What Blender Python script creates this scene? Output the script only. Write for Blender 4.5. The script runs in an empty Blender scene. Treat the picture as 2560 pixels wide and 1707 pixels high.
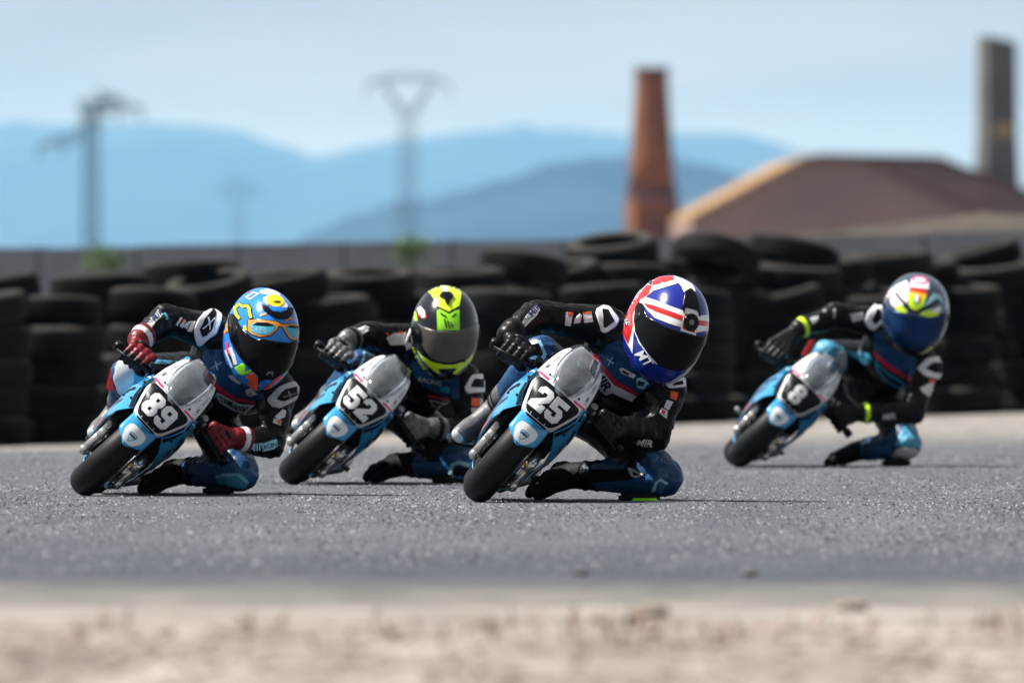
import bpy, bmesh, math, random
from math import sin, cos, pi, radians, sqrt, atan2
from mathutils import Vector, Matrix, noise
from mathutils.bvhtree import BVHTree
from mathutils.geometry import delaunay_2d_cdt

random.seed(7)
scene = bpy.context.scene
COL = scene.collection

# ------------------------------------------------------------------ camera
CAMZ = 0.5
FPX = 500.0 / 36.0 * 2560.0          # focal length in photograph pixels
HORIZON = 865.0
cam_d = bpy.data.cameras.new("camera")
cam_d.lens = 500.0
cam_d.sensor_width = 36.0
cam_d.sensor_fit = 'HORIZONTAL'
cam_d.shift_y = (HORIZON - 853.5) / 2560.0
cam_d.clip_start = 1.0
cam_d.clip_end = 90000.0
cam_d.dof.use_dof = True
cam_d.dof.focus_distance = 46.2
cam_d.dof.aperture_fstop = 8.0
cam = bpy.data.objects.new("camera", cam_d)
cam.location = (0, 0, CAMZ)
cam.rotation_euler = (pi / 2, 0, 0)
COL.objects.link(cam)
scene.camera = cam

# ------------------------------------------------------------------ world, sun, exposure
SUN = Vector((-0.53, 0.10, 0.84)).normalized()
world = bpy.data.worlds.new("World")
scene.world = world
world.use_nodes = True
wn = world.node_tree
wn.nodes.clear()
sky = wn.nodes.new("ShaderNodeTexSky")
sky.sky_type = 'NISHITA'
sky.sun_disc = False
sky.sun_elevation = math.asin(SUN.z)
sky.sun_rotation = atan2(SUN.x, SUN.y)
sky.altitude = 300
sky.air_density = 1.0
sky.dust_density = 3.2
sky.ozone_density = 2.0
bg = wn.nodes.new("ShaderNodeBackground")
bg.inputs['Strength'].default_value = 0.05
out = wn.nodes.new("ShaderNodeOutputWorld")
# thin high cloud, denser in soft patches
wtc = wn.nodes.new("ShaderNodeTexCoord")
wmp = wn.nodes.new("ShaderNodeMapping"); wmp.inputs['Scale'].default_value = (9, 9, 60)
wnz = wn.nodes.new("ShaderNodeTexNoise"); wnz.inputs['Scale'].default_value = 2.2; wnz.inputs['Detail'].default_value = 4
wmr = wn.nodes.new("ShaderNodeMapRange")
wmr.inputs['From Min'].default_value = 0.35; wmr.inputs['From Max'].default_value = 0.70
wmr.inputs['To Min'].default_value = 0.50; wmr.inputs['To Max'].default_value = 0.85
wmx = wn.nodes.new("ShaderNodeMix"); wmx.data_type = 'RGBA'
wmx.inputs[7].default_value = (5.7, 5.55, 5.05, 1)
wn.links.new(wtc.outputs['Generated'], wmp.inputs[0]); wn.links.new(wmp.outputs[0], wnz.inputs['Vector'])
wn.links.new(wnz.outputs['Fac'], wmr.inputs['Value']); wn.links.new(wmr.outputs[0], wmx.inputs[0])
wn.links.new(sky.outputs[0], wmx.inputs[6])
wn.links.new(wmx.outputs[2], bg.inputs[0])
wn.links.new(bg.outputs[0], out.inputs[0])

sun_d = bpy.data.lights.new("sun", 'SUN')
sun_d.energy = 5.0
sun_d.angle = radians(0.53)
sun_d.color = (1.0, 0.965, 0.915)
sun = bpy.data.objects.new("sun", sun_d)
sun.rotation_euler = SUN.to_track_quat('Z', 'Y').to_euler()
sun.location = (-20, 30, 60)
COL.objects.link(sun)

scene.view_settings.view_transform = 'Standard'
scene.view_settings.look = 'None'
scene.view_settings.exposure = 0.98
scene.view_settings.gamma = 1.0
scene.view_settings.use_curve_mapping = False
scene.cycles.use_denoising = True
scene.cycles.max_bounces = 8
scene.cycles.volume_bounces = 1
scene.cycles.sample_clamp_indirect = 6.0

# ------------------------------------------------------------------ helpers
def at(px, py, d):
    """photograph pixel -> world point at distance d"""
    return Vector(((px - 1280.0) * d / FPX, d, CAMZ + (HORIZON - py) * d / FPX))

def srgb(r, g, b):
    def f(c):
        c /= 255.0
        return c / 12.92 if c <= 0.04045 else ((c + 0.055) / 1.055) ** 2.4
    return (f(r), f(g), f(b))

MATS = {}
def mat(name, color, rough=0.6, metal=0.0, coat=0.0, bump=None, var=None, trans=0.0, spec=0.5, stretch=None, alpha=1.0):
    if name in MATS:
        return MATS[name]
    m = bpy.data.materials.new(name)
    m.use_nodes = True
    nt = m.node_tree
    p = nt.nodes["Principled BSDF"]
    p.inputs['Base Color'].default_value = (*color, 1)
    p.inputs['Roughness'].default_value = rough
    p.inputs['Metallic'].default_value = metal
    p.inputs['Coat Weight'].default_value = coat
    p.inputs['Coat Roughness'].default_value = 0.06
    p.inputs['Specular IOR Level'].default_value = spec
    p.inputs['Transmission Weight'].default_value = trans
    p.inputs['Alpha'].default_value = alpha
    if var or bump:
        tc = nt.nodes.new("ShaderNodeTexCoord")
        src = tc.outputs['Object']
        if stretch:
            mp = nt.nodes.new("ShaderNodeMapping")
            mp.inputs['Scale'].default_value = stretch
            nt.links.new(src, mp.inputs[0])
            src = mp.outputs[0]
    if var:
        n = nt.nodes.new("ShaderNodeTexNoise")
        n.inputs['Scale'].default_value = var[0]
        n.inputs['Detail'].default_value = 6
        nt.links.new(src, n.inputs['Vector'])
        r = nt.nodes.new("ShaderNodeValToRGB")
        a = var[1]
        r.color_ramp.elements[0].position = 0.32
        r.color_ramp.elements[1].position = 0.68
        c2 = var[2] if len(var) > 2 else tuple(min(1, c * (1 + a)) for c in color)
        r.color_ramp.elements[0].color = (*[c * (1 - a) for c in color], 1)
        r.color_ramp.elements[1].color = (*c2, 1)
        nt.links.new(n.outputs['Fac'], r.inputs[0])
        nt.links.new(r.outputs[0], p.inputs['Base Color'])
    if bump:
        n2 = nt.nodes.new("ShaderNodeTexNoise")
        n2.inputs['Scale'].default_value = bump[0]
        n2.inputs['Detail'].default_value = 5
        nt.links.new(src, n2.inputs['Vector'])
        b = nt.nodes.new("ShaderNodeBump")
        b.inputs['Strength'].default_value = bump[1]
        b.inputs['Distance'].default_value = bump[2] if len(bump) > 2 else 0.01
        nt.links.new(n2.outputs['Fac'], b.inputs['Height'])
        nt.links.new(b.outputs[0], p.inputs['Normal'])
    MATS[name] = m
    return m

def link(name, me, parent=None, loc=None):
    o = bpy.data.objects.new(name, me)
    COL.objects.link(o)
    if parent is not None:
        o.parent = parent
    if loc is not None:
        o.location = loc
    return o

def mesh(name, verts, faces, mats, smooth=True, midx=None):
    me = bpy.data.meshes.new(name)
    me.from_pydata([tuple(v) for v in verts], [], faces)
    for m in (mats if isinstance(mats, (list, tuple)) else [mats]):
        me.materials.append(m)
    if smooth is True:
        me.polygons.foreach_set("use_smooth", [True] * len(me.polygons))
    if midx is not None:
        me.polygons.foreach_set("material_index", midx)
    me.update()
    return me

def from_bm(name, bm, mats, smooth=True):
    me = bpy.data.meshes.new(name)
    bm.normal_update()
    bm.to_mesh(me)
    bm.free()
    for m in (mats if isinstance(mats, (list, tuple)) else [mats]):
        me.materials.append(m)
    if smooth:
        me.polygons.foreach_set("use_smooth", [True] * len(me.polygons))
    return me

def tag(o, label=None, cat=None, group=None, kind=None):
    if label: o['label'] = label
    if cat: o['category'] = cat
    if group: o['group'] = group
    if kind: o['kind'] = kind
    return o

def empty(name, loc=(0, 0, 0)):
    o = bpy.data.objects.new(name, None)
    o.location = loc
    o.empty_display_size = 0.1
    COL.objects.link(o)
    return o

class MB:
    """collects primitives of ONE part"""
    def __init__(s):
        s.v, s.f = [], []
    def add(s, vs, fs):
        n = len(s.v)
        s.v += [Vector(v) for v in vs]
        s.f += [[i + n for i in f] for f in fs]
        return s
    def box(s, c, size, rot=None):
        c = Vector(c); h = Vector(size) / 2
        vs = []
        for x in (-1, 1):
            for y in (-1, 1):
                for z in (-1, 1):
                    p = Vector((x * h.x, y * h.y, z * h.z))
                    if rot is not None:
                        p = rot @ p
                    vs.append(c + p)
        return s.add(vs, [(0, 1, 3, 2), (4, 6, 7, 5), (0, 4, 5, 1), (2, 3, 7, 6), (0, 2, 6, 4), (1, 5, 7, 3)])
    def tube(s, pts, rad, seg=10, caps=True):
        pts = [Vector(p) for p in pts]
        if not isinstance(rad, (list, tuple)):
            rad = [rad] * len(pts)
        vs, fs = [], []
        ref = None
        for i, p in enumerate(pts):
            t = (pts[min(i + 1, len(pts) - 1)] - pts[max(i - 1, 0)]).normalized()
            if ref is None:
                ref = Vector((0, 0, 1)) if abs(t.z) < 0.9 else Vector((1, 0, 0))
            a = (ref - t * ref.dot(t)).normalized()
            b = t.cross(a)
            ref = a
            for k in range(seg):
                an = 2 * pi * k / seg
                vs.append(p + (a * cos(an) + b * sin(an)) * rad[i])
        for i in range(len(pts) - 1):
            for k in range(seg):
                k2 = (k + 1) % seg
                fs.append((i * seg + k, i * seg + k2, (i + 1) * seg + k2, (i + 1) * seg + k))
        if caps:
            fs.append(tuple(range(seg))[::-1])
            fs.append(tuple((len(pts) - 1) * seg + k for k in range(seg)))
        return s.add(vs, fs)
    def ball(s, c, r, nu=14, nv=9, M=None):
        """ellipsoid: r scalar or 3-tuple, M optional 3x3 orientation"""
        c = Vector(c)
        if not isinstance(r, (list, tuple)):
            r = (r, r, r)
        vs, fs = [], []
        for j in range(1, nv):
            th = pi * j / nv
            for i in range(nu):
                ph = 2 * pi * i / nu
                p = Vector((r[0] * sin(th) * cos(ph), r[1] * sin(th) * sin(ph), r[2] * cos(th)))
                vs.append(c + (M @ p if M is not None else p))
        top = len(vs); pz = Vector((0, 0, r[2]))
        vs.append(c + (M @ pz if M is not None else pz)); vs.append(c - (M @ pz if M is not None else pz))
        for j in range(nv - 2):
            for i in range(nu):
                i2 = (i + 1) % nu
                fs.append((j * nu + i, (j + 1) * nu + i, (j + 1) * nu + i2, j * nu + i2))
        for i in range(nu):
            i2 = (i + 1) % nu
            fs.append((top, i, i2))
            fs.append((top + 1, (nv - 2) * nu + i2, (nv - 2) * nu + i))
        return s.add(vs, fs)
    def cone(s, p0, p1, r0, r1, seg=14):
        """tapered capsule limb"""
        s.tube([p0, p1], [r0, r1], seg)
        s.ball(p0, r0); s.ball(p1, r1)
        return s
    def lathe(s, prof, center, axis='x', seg=40, close=True):
        """prof: list of (axial, radius)"""
        c = Vector(center)
        n = len(prof)
        vs, fs = [], []
        for k in range(seg):
            an = 2 * pi * k / seg
            for a, r in prof:
                if axis == 'x': p = Vector((a, r * cos(an), r * sin(an)))
                elif axis == 'y': p = Vector((r * sin(an), a, r * cos(an)))
                else: p = Vector((r * cos(an), r * sin(an), a))
                vs.append(c + p)
        for k in range(seg):
            k2 = (k + 1) % seg
            for j in range(n if close else n - 1):
                j2 = (j + 1) % n
                fs.append((k * n + j, k * n + j2, k2 * n + j2, k2 * n + j))
        return s.add(vs, fs)
    def mesh(s, name, mats, smooth=True, fix=True, base=None, bevel=0):
        vs = [v - base for v in s.v] if base is not None else s.v
        me = mesh(name, vs, s.f, mats, smooth)
        if fix or bevel:
            bm = bmesh.new(); bm.from_mesh(me)
            if bevel:
                bmesh.ops.bevel(bm, geom=bm.edges[:], offset=bevel, segments=2, affect='EDGES')
            bmesh.ops.recalc_face_normals(bm, faces=bm.faces)
            bm.to_mesh(me); bm.free()
            if smooth is True:
                me.polygons.foreach_set("use_smooth", [True] * len(me.polygons))
        return me
    def build(s, name, mats, parent=None, smooth=True, base=None, bevel=0):
        return link(name, s.mesh(name, mats, smooth, True, base, bevel), parent)

def autosmooth(me, ang=35):
    bm = bmesh.new(); bm.from_mesh(me)
    for e in bm.edges:
        e.smooth = not (len(e.link_faces) == 2 and e.calc_face_angle(0) > radians(ang))
    for f in bm.faces: f.smooth = True
    bm.to_mesh(me); bm.free()
    return me

def interp(tab, x):
    if x <= tab[0][0]: return tab[0][1]
    for (x0, y0), (x1, y1) in zip(tab, tab[1:]):
        if x <= x1:
            t = (x - x0) / (x1 - x0)
            return y0 + (y1 - y0) * t
    return tab[-1][1]

def sstep(a, b, x):
    t = max(0.0, min(1.0, (x - a) / (b - a)))
    return t * t * (3 - 2 * t)

# ---- 2D outlines laid onto a real surface
def fill2d(loops, step):
    """triangulate outline(s) (first is outer, rest are holes) with inner points about STEP apart"""
    pts, edges = [], []
    for lp in loops:
        n0 = len(pts)
        dense = []
        for i, p in enumerate(lp):
            q = lp[(i + 1) % len(lp)]
            L = math.hypot(q[0] - p[0], q[1] - p[1])
            k = max(1, int(L / step))
            for j in range(k):
                dense.append((p[0] + (q[0] - p[0]) * j / k, p[1] + (q[1] - p[1]) * j / k))
        pts += dense
        n = len(dense)
        edges += [(n0 + i, n0 + (i + 1) % n) for i in range(n)]
    xs = [p[0] for p in loops[0]]; ys = [p[1] for p in loops[0]]
    def inside(x, y, lp):
        c = False
        for i in range(len(lp)):
            x1, y1 = lp[i]; x2, y2 = lp[i - 1]
            if (y1 > y) != (y2 > y) and x < (x2 - x1) * (y - y1) / (y2 - y1) + x1:
                c = not c
        return c
    y = min(ys) + step * 0.5
    while y < max(ys):
        x = min(xs) + step * 0.5
        while x < max(xs):
            if inside(x, y, loops[0]) and not any(inside(x, y, l) for l in loops[1:]):
                pts.append((x, y))
            x += step
        y += step
    r = delaunay_2d_cdt([Vector(p) for p in pts], edges, [], 0, 1e-5)
    vs = [tuple(v) for v in r[0]]
    fs = []
    for f in r[2]:
        cx = sum(vs[i][0] for i in f) / len(f); cy = sum(vs[i][1] for i in f) / len(f)
        if inside(cx, cy, loops[0]) and not any(inside(cx, cy, l) for l in loops[1:]):
            fs.append(tuple(f))
    return vs, fs

def drape(vs2, fs, ray, bvh, off, thick=0.0):
    """project 2D points along ray(x,y)->(origin,dir) onto bvh; returns verts, faces"""
    P, N, ok = [], [], []
    for p in vs2:
        o, d = ray(*p[:2])
        loc, n, i, dist = bvh.ray_cast(o, d)
        if loc is None:
            P.append(None); N.append(None); ok.append(False); continue
        if n.dot(d) > 0: n = -n
        if n.dot(d) > -0.08:
            P.append(None); N.append(None); ok.append(False); continue
        P.append(loc); N.append(n); ok.append(True)
    # one smoothing pass of the normals
    idx, verts = {}, []
    faces = []
    for f in fs:
        if all(ok[i] for i in f):
            ps = [P[i] for i in f]
            if max((ps[a] - ps[a - 1]).length for a in range(len(ps))) > 0.06:
                continue
            g = []
            for i in f:
                if i not in idx:
                    idx[i] = len(verts)
                    verts.append(P[i] + N[i] * off)
                g.append(idx[i])
            faces.append(tuple(g))
    if thick and faces:
        cnt = {}
        for f in faces:
            for a in range(len(f)):
                e = (f[a - 1], f[a])
                k = (min(e), max(e))
                cnt.setdefault(k, []).append(e)
        inv = {v: k for k, v in idx.items()}
        low = {}
        for k, es in cnt.items():
            if len(es) == 1:
                a, b = es[0]
                for q in (a, b):
                    if q not in low:
                        low[q] = len(verts)
                        verts.append(P[inv[q]] + N[inv[q]] * (off - thick))
                faces.append((b, a, low[a], low[b]))
    return verts, faces

def rounded(loop, r=0.25, n=4):
    """round the corners of an outline"""
    o = []
    m = len(loop)
    for i in range(m):
        p0 = Vector(loop[i - 1]); p = Vector(loop[i]); p1 = Vector(loop[(i + 1) % m])
        a = p + (p0 - p) * r; b = p + (p1 - p) * r
        for k in range(n + 1):
            t = k / n
            q = a * (1 - t) ** 2 + p * 2 * t * (1 - t) + b * t * t
            o.append((q.x, q.y))
    return o

def ring2d(cx, cy, rx, ry=None, n=28, rot=0):
    ry = ry or rx
    return [(cx + rx * cos(2 * pi * k / n) * cos(rot) - ry * sin(2 * pi * k / n) * sin(rot),
             cy + rx * cos(2 * pi * k / n) * sin(rot) + ry * sin(2 * pi * k / n) * cos(rot)) for k in range(n)]

_TXT = {}
def text2d(s, bold=0.012, shear=0.0):
    """glyph mesh of a string: verts 2D (cap height 1, centred), faces"""
    key = (s, bold, shear)
    if key in _TXT: return _TXT[key]
    cu = bpy.data.curves.new("lettering", 'FONT')
    cu.body = s
    cu.size = 1.0
    cu.offset = bold
    cu.shear = shear
    cu.resolution_u = 3
    o = bpy.data.objects.new("lettering", cu)
    COL.objects.link(o)
    dg = bpy.context.evaluated_depsgraph_get()
    me = o.evaluated_get(dg).to_mesh()
    bm = bmesh.new(); bm.from_mesh(me)
    bmesh.ops.triangulate(bm, faces=bm.faces[:])
    bm.verts.index_update()
    vs = [(v.co.x, v.co.y) for v in bm.verts]
    fs = [tuple(v.index for v in f.verts) for f in bm.faces]
    bm.free()
    o.evaluated_get(dg).to_mesh_clear()
    bpy.data.objects.remove(o); bpy.data.curves.remove(cu)
    x0 = min(v[0] for v in vs); x1 = max(v[0] for v in vs)
    y0 = min(v[1] for v in vs); y1 = max(v[1] for v in vs)
    h = y1 - y0
    vs = [((v[0] - (x0 + x1) / 2) / h, (v[1] - (y0 + y1) / 2) / h) for v in vs]
    _TXT[key] = (vs, fs)
    return _TXT[key]

def splits(vs, fs, lim):
    """split long triangle edges so that lettering can follow a curved surface"""
    bm = bmesh.new()
    bv = [bm.verts.new((v[0], v[1], 0)) for v in vs]
    for f in fs:
        try: bm.faces.new([bv[i] for i in f])
        except ValueError: pass
    for _ in range(4):
        es = [e for e in bm.edges if e.calc_length() > lim]
        if not es: break
        bmesh.ops.subdivide_edges(bm, edges=es, cuts=1)
        bmesh.ops.triangulate(bm, faces=[f for f in bm.faces if len(f.verts) > 3])
    bm.verts.index_update()
    r = [(v.co.x, v.co.y) for v in bm.verts], [tuple(v.index for v in f.verts) for f in bm.faces]
    bm.free()
    return r

# ------------------------------------------------------------------ materials
M_black_leather = mat("black_leather", (0.004, 0.004, 0.005), 0.36, bump=(55, 0.5, 0.006), var=(9, 0.35), spec=0.16)
M_blue_leather = mat("blue_leather", (0.009, 0.047, 0.130), 0.4, bump=(60, 0.5, 0.005), var=(8, 0.25), spec=0.3)
M_shin_leather = mat("shin_leather", (0.016, 0.088, 0.235), 0.36, bump=(60, 0.5, 0.005), var=(8, 0.3))
M_light_blue_leather = mat("light_blue_leather", (0.07, 0.33, 0.50), 0.48, bump=(50, 0.4, 0.005), var=(8, 0.15))
M_white_leather = mat("white_leather", (0.66, 0.66, 0.68), 0.5, bump=(60, 0.3, 0.004), var=(20, 0.1))
M_white = mat("white_plastic", (0.74, 0.75, 0.78), 0.35, coat=0.2, var=(30, 0.05))
M_grey_armour = mat("grey_armour", (0.46, 0.47, 0.49), 0.4, var=(25, 0.12))
M_black = mat("black_plastic", (0.008, 0.008, 0.010), 0.35, var=(30, 0.3), spec=0.1)
M_black_matt = mat("black_matt", (0.012, 0.012, 0.013), 0.7, var=(30, 0.3), spec=0.06)
M_red = mat("red_print", (0.62, 0.012, 0.018), 0.35, coat=0.3)
M_crimson = mat("crimson_stripe", (0.50, 0.010, 0.045), 0.45)
M_pink = mat("pink_stripe", (0.72, 0.012, 0.14), 0.4)
M_orange = mat("orange_print", (0.80, 0.10, 0.012), 0.45)
M_navy = mat("navy_print", (0.010, 0.018, 0.075), 0.3, coat=0.3)
M_sky = mat("sky_blue_paint", (0.030, 0.285, 0.57), 0.26, coat=0.5, var=(18, 0.06))
M_neon = mat("neon_yellow", (0.56, 0.86, 0.008), 0.4)
M_green = mat("lime_green", (0.26, 0.76, 0.008), 0.4)
M_yellow = mat("yellow_print", (0.86, 0.62, 0.008), 0.4)
M_amber = mat("amber_print", (0.72, 0.25, 0.010), 0.4)
M_cyan = mat("cyan_print", (0.02, 0.36, 0.55), 0.4)
M_ice = mat("ice_blue_print", (0.30, 0.58, 0.70), 0.4)
M_dkred = mat("dark_red_leather", (0.14, 0.004, 0.011), 0.42, bump=(80, 0.4, 0.004), var=(20, 0.3), spec=0.3)
M_glove = mat("black_glove", (0.006, 0.006, 0.007), 0.36, bump=(90, 0.5, 0.004), var=(30, 0.4), spec=0.2)
M_greyglove = mat("grey_glove", (0.09, 0.092, 0.097), 0.42, bump=(90, 0.4, 0.004), var=(40, 0.6))
M_rubber = mat("slick_rubber", (0.010, 0.010, 0.011), 0.52, bump=(120, 0.15, 0.002), var=(25, 0.25), spec=0.15)
M_metal = mat("bright_metal", (0.62, 0.60, 0.58), 0.22, metal=0.9, var=(40, 0.1))
M_steel = mat("dull_steel", (0.20, 0.20, 0.21), 0.38, metal=0.8, var=(40, 0.2))
M_brass = mat("brass_bolt", (0.70, 0.45, 0.12), 0.3, metal=0.9)
M_boot = mat("boot_grey", (0.085, 0.085, 0.092), 0.5, bump=(70, 0.5, 0.004), var=(20, 0.3))
M_boot_shaded = mat("boot_shaded", (0.005, 0.005, 0.006), 0.62, bump=(70, 0.5, 0.004), var=(20, 0.3), spec=0.12)  # left boots: shade on the inner side put into the colour
M_engine = mat("dark_engine", (0.005, 0.005, 0.006), 0.5, metal=0.2, bump=(40, 0.4, 0.005), var=(20, 0.5), spec=0.15)

# ================================================================== SETTING
def zg(x, y):
    return sstep(62, 88, y) * (-0.047 + 0.023 * max(-7, min(7, x)))

def sheet(name, xs, ys, m, z=0.0, zf=None):
    vs = [(x, y, zg(x, y) + z + (zf(x, y) if zf else 0)) for y in ys for x in xs]
    n = len(xs)
    fs = [(j * n + i, j * n + i + 1, (j + 1) * n + i + 1, (j + 1) * n + i) for j in range(len(ys) - 1) for i in range(n - 1)]
    return link(name, mesh(name, vs, fs, m))

def frange(a, b, n):
    return [a + (b - a) * i / n for i in range(n + 1)]

# --- asphalt: blue-grey aggregate, dusted pale along both edges
def asphalt_material():
    m = bpy.data.materials.new("asphalt"); m.use_nodes = True
    nt = m.node_tree; N = nt.nodes.new; L = nt.links.new
    p = nt.nodes["Principled BSDF"]
    p.inputs['Roughness'].default_value = 0.85
    p.inputs['Specular IOR Level'].default_value = 0.25
    tc = N("ShaderNodeTexCoord")
    def noise_n(scale, stretch, detail=4, rough=0.6):
        mp = N("ShaderNodeMapping"); mp.inputs['Scale'].default_value = stretch
        L(tc.outputs['Object'], mp.inputs[0])
        n = N("ShaderNodeTexNoise"); n.inputs['Scale'].default_value = scale
        n.inputs['Detail'].default_value = detail; n.inputs['Roughness'].default_value = rough
        L(mp.outputs[0], n.inputs['Vector']); return n.outputs['Fac']
    def ramp(fac, stops):
        r = N("ShaderNodeValToRGB")
        e = r.color_ramp.elements
        e[0].position, e[0].color = stops[0][0], (*stops[0][1], 1)
        e[1].position, e[1].color = stops[-1][0], (*stops[-1][1], 1)
        for q, c in stops[1:-1]:
            x = e.new(q); x.color = (*c, 1)
        L(fac, r.inputs[0]); return r.outputs[0]
    def mix(a, b, fac, mode='MIX'):
        k = N("ShaderNodeMix"); k.data_type = 'RGBA'; k.blend_type = mode
        L(a, k.inputs[6]); L(b, k.inputs[7])
        if isinstance(fac, float): k.inputs[0].default_value = fac
        else: L(fac, k.inputs[0])
        return k.outputs[2]
    # stones of the aggregate: 7-10 mm across the view, long along it where only their tops show
    speck = ramp(noise_n(1.0, (90, 14, 1), 3, 0.85), [(0.34, (0.006, 0.007, 0.009)), (0.45, (0.044, 0.050, 0.062)), (0.55, (0.080, 0.088, 0.104)), (0.68, (0.27, 0.275, 0.285))])
    patch = ramp(noise_n(1.0, (2.2, 0.35, 1), 4), [(0.3, (0.70, 0.72, 0.76)), (0.7, (1.2, 1.17, 1.13))])
    col = mix(speck, patch, 1.0, 'MULTIPLY')
    # darker rubbered line on the near half of the track
    sep = N("ShaderNodeSeparateXYZ"); L(tc.outputs['Object'], sep.inputs[0])
    wob = noise_n(1.0, (0.9, 0.25, 1), 3)
    def yfac(a, b, amp):
        ad = N("ShaderNodeMath"); ad.operation = 'MULTIPLY_ADD'
        L(wob, ad.inputs[0]); ad.inputs[1].default_value = amp; L(sep.outputs['Y'], ad.inputs[2])
        mr = N("ShaderNodeMapRange"); mr.interpolation_type = 'SMOOTHSTEP'
        L(ad.outputs[0], mr.inputs['Value'])
        mr.inputs['From Min'].default_value = a + amp * .5; mr.inputs['From Max'].default_value = b + amp * .5
        return mr.outputs['Result']
    near_dark = ramp(yfac(30.0, 37.0, 2.0), [(0.0, (0.60, 0.64, 0.70)), (0.55, (0.72, 0.75, 0.80)), (1.0, (1.0, 1.0, 1.0))])
    col = mix(col, near_dark, 1.0, 'MULTIPLY')
    dust_far = ramp(noise_n(1.0, (6, 0.6, 1), 5), [(0.35, (0.145, 0.137, 0.127)), (0.65, (0.23, 0.213, 0.195))])
    dust_near = ramp(noise_n(1.0, (5, 1.2, 1), 5), [(0.35, (0.105, 0.10, 0.092)), (0.65, (0.18, 0.168, 0.152))])
    col = mix(col, dust_far, yfac(66.0, 86.0, 6.0))
    inv = N("ShaderNodeMath"); inv.operation = 'SUBTRACT'; inv.inputs[0].default_value = 1.0
    L(yfac(27.4, 31.6, 1.6), inv.inputs[1])
    col = mix(col, dust_near, inv.outputs[0])
    L(col, p.inputs['Base Color'])
    b = N("ShaderNodeBump"); b.inputs['Strength'].default_value = 0.5; b.inputs['Distance'].default_value = 0.006
    L(noise_n(1.0, (110, 40, 1), 3, 0.7), b.inputs['Height']); L(b.outputs[0], p.inputs['Normal'])
    return m

dirt_m = mat("dry_dirt", (0.175, 0.147, 0.133), 0.95, var=(2.4, 0.30, (0.33, 0.285, 0.262)), bump=(30, 0.8, 0.02), spec=0.15)
field_m = mat("dry_field", (0.24, 0.20, 0.15), 0.95, var=(0.02, 0.35), spec=0.1)
conc_m = mat("pale_concrete", (0.215, 0.193, 0.178), 0.9, var=(2.5, 0.28), bump=(60, 0.4, 0.004), spec=0.2)

o = sheet("ground", [-90000, -3000, -300, -60, -20, -10, -7, -4, 0, 4, 7, 10, 20, 60, 300, 3000, 90000],
          [-60, 0, 60, 62, 66, 70, 75, 80, 84, 88, 95, 120, 160, 300, 1000, 3000, 9000, 40500], field_m, -0.03)
tag(o, kind='structure')
o = sheet("race_track", frange(-40, 40, 80), [26.95, 30, 36, 44, 52, 60] + frange(62, 108, 30), asphalt_material(), 0.0)
tag(o, kind='structure')
mb = MB()
for i in range(16):
    mb.box((-19.0 + i * 2.5, 25.9, -0.020), (2.498, 2.3, 0.05))
o = mb.build("edge_strip", conc_m, smooth=False, bevel=0.003); tag(o, kind='structure')
def dirt_z(x, y):
    e = sstep(24.9, 24.2, y)
    if y > 24.75:
        return -.012 * (y - 24.6) + .011 + .016 * noise.noise((x * 2.4, y * 2.0, 3)) + .010 * noise.noise((x * 9, y * 5, 7))
    return .011 * sstep(24.0, 24.75, y) + e * (0.020 * noise.noise((x * 1.8, y * 0.9, 3)) + 0.016 * noise.noise((x * 5.5, y * 3, 9)) + 0.008 * noise.noise((x * 16, y * 9, 5)))
o = sheet("dirt_verge", frange(-3.2, 3.2, 220) , frange(10, 26.6, 130), dirt_m, 0.004, dirt_z); tag(o, kind='structure')
o = sheet("dirt_apron", [-40, -3.2], [10, 24.78], dirt_m, 0.003); tag(o, kind='structure')
o = sheet("dirt_apron", [3.2, 40], [10, 24.78], dirt_m, 0.003); tag(o, kind='structure')

# --- gravel and dry grass on the verge
def rock_mesh(name, seed, m, sub=2, amp=0.35):
    bm = bmesh.new()
    bmesh.ops.create_icosphere(bm, subdivisions=sub, radius=1)
    for v in bm.verts:
        n = noise.noise(v.co * 1.1 + Vector((seed * 3.7, 1, 2))) * amp + noise.noise(v.co * 2.8 + Vector((seed, 5, 2))) * amp * .4
        v.co *= 1 + n
        v.co.z *= 0.66
    return from_bm(name, bm, m, False)
stone_m = mat("pale_stone", (0.24, 0.20, 0.175), 0.9, var=(5, 0.25), spec=0.2)
dark_stone_m = mat("dark_stone", (0.10, 0.095, 0.09), 0.9, var=(5, 0.3), spec=0.2)
rs = [rock_mesh("gravel", k, stone_m, 1) for k in range(4)]
mb = MB()
rng = random.Random(3)
for i in range(2600):
    y = rng.uniform(19.5, 24.8); x = rng.uniform(-1.25, 1.25)
    r = 0.004 + 0.016 * rng.random() ** 3
    me = rng.choice(rs)
    rot = Matrix.Rotation(rng.uniform(0, 6.28), 3, 'Z')
    c = Vector((x, y, zg(x, y) + dirt_z(x, y) + 0.004))
    mb.add([c + rot @ (v.co * r) for v in me.vertices], [tuple(p.vertices) for p in me.polygons])
o = mb.build("gravel", stone_m, smooth=False); tag(o, "loose pale gravel scattered over the dirt verge", "gravel", kind='stuff')
mb = MB()
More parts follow.
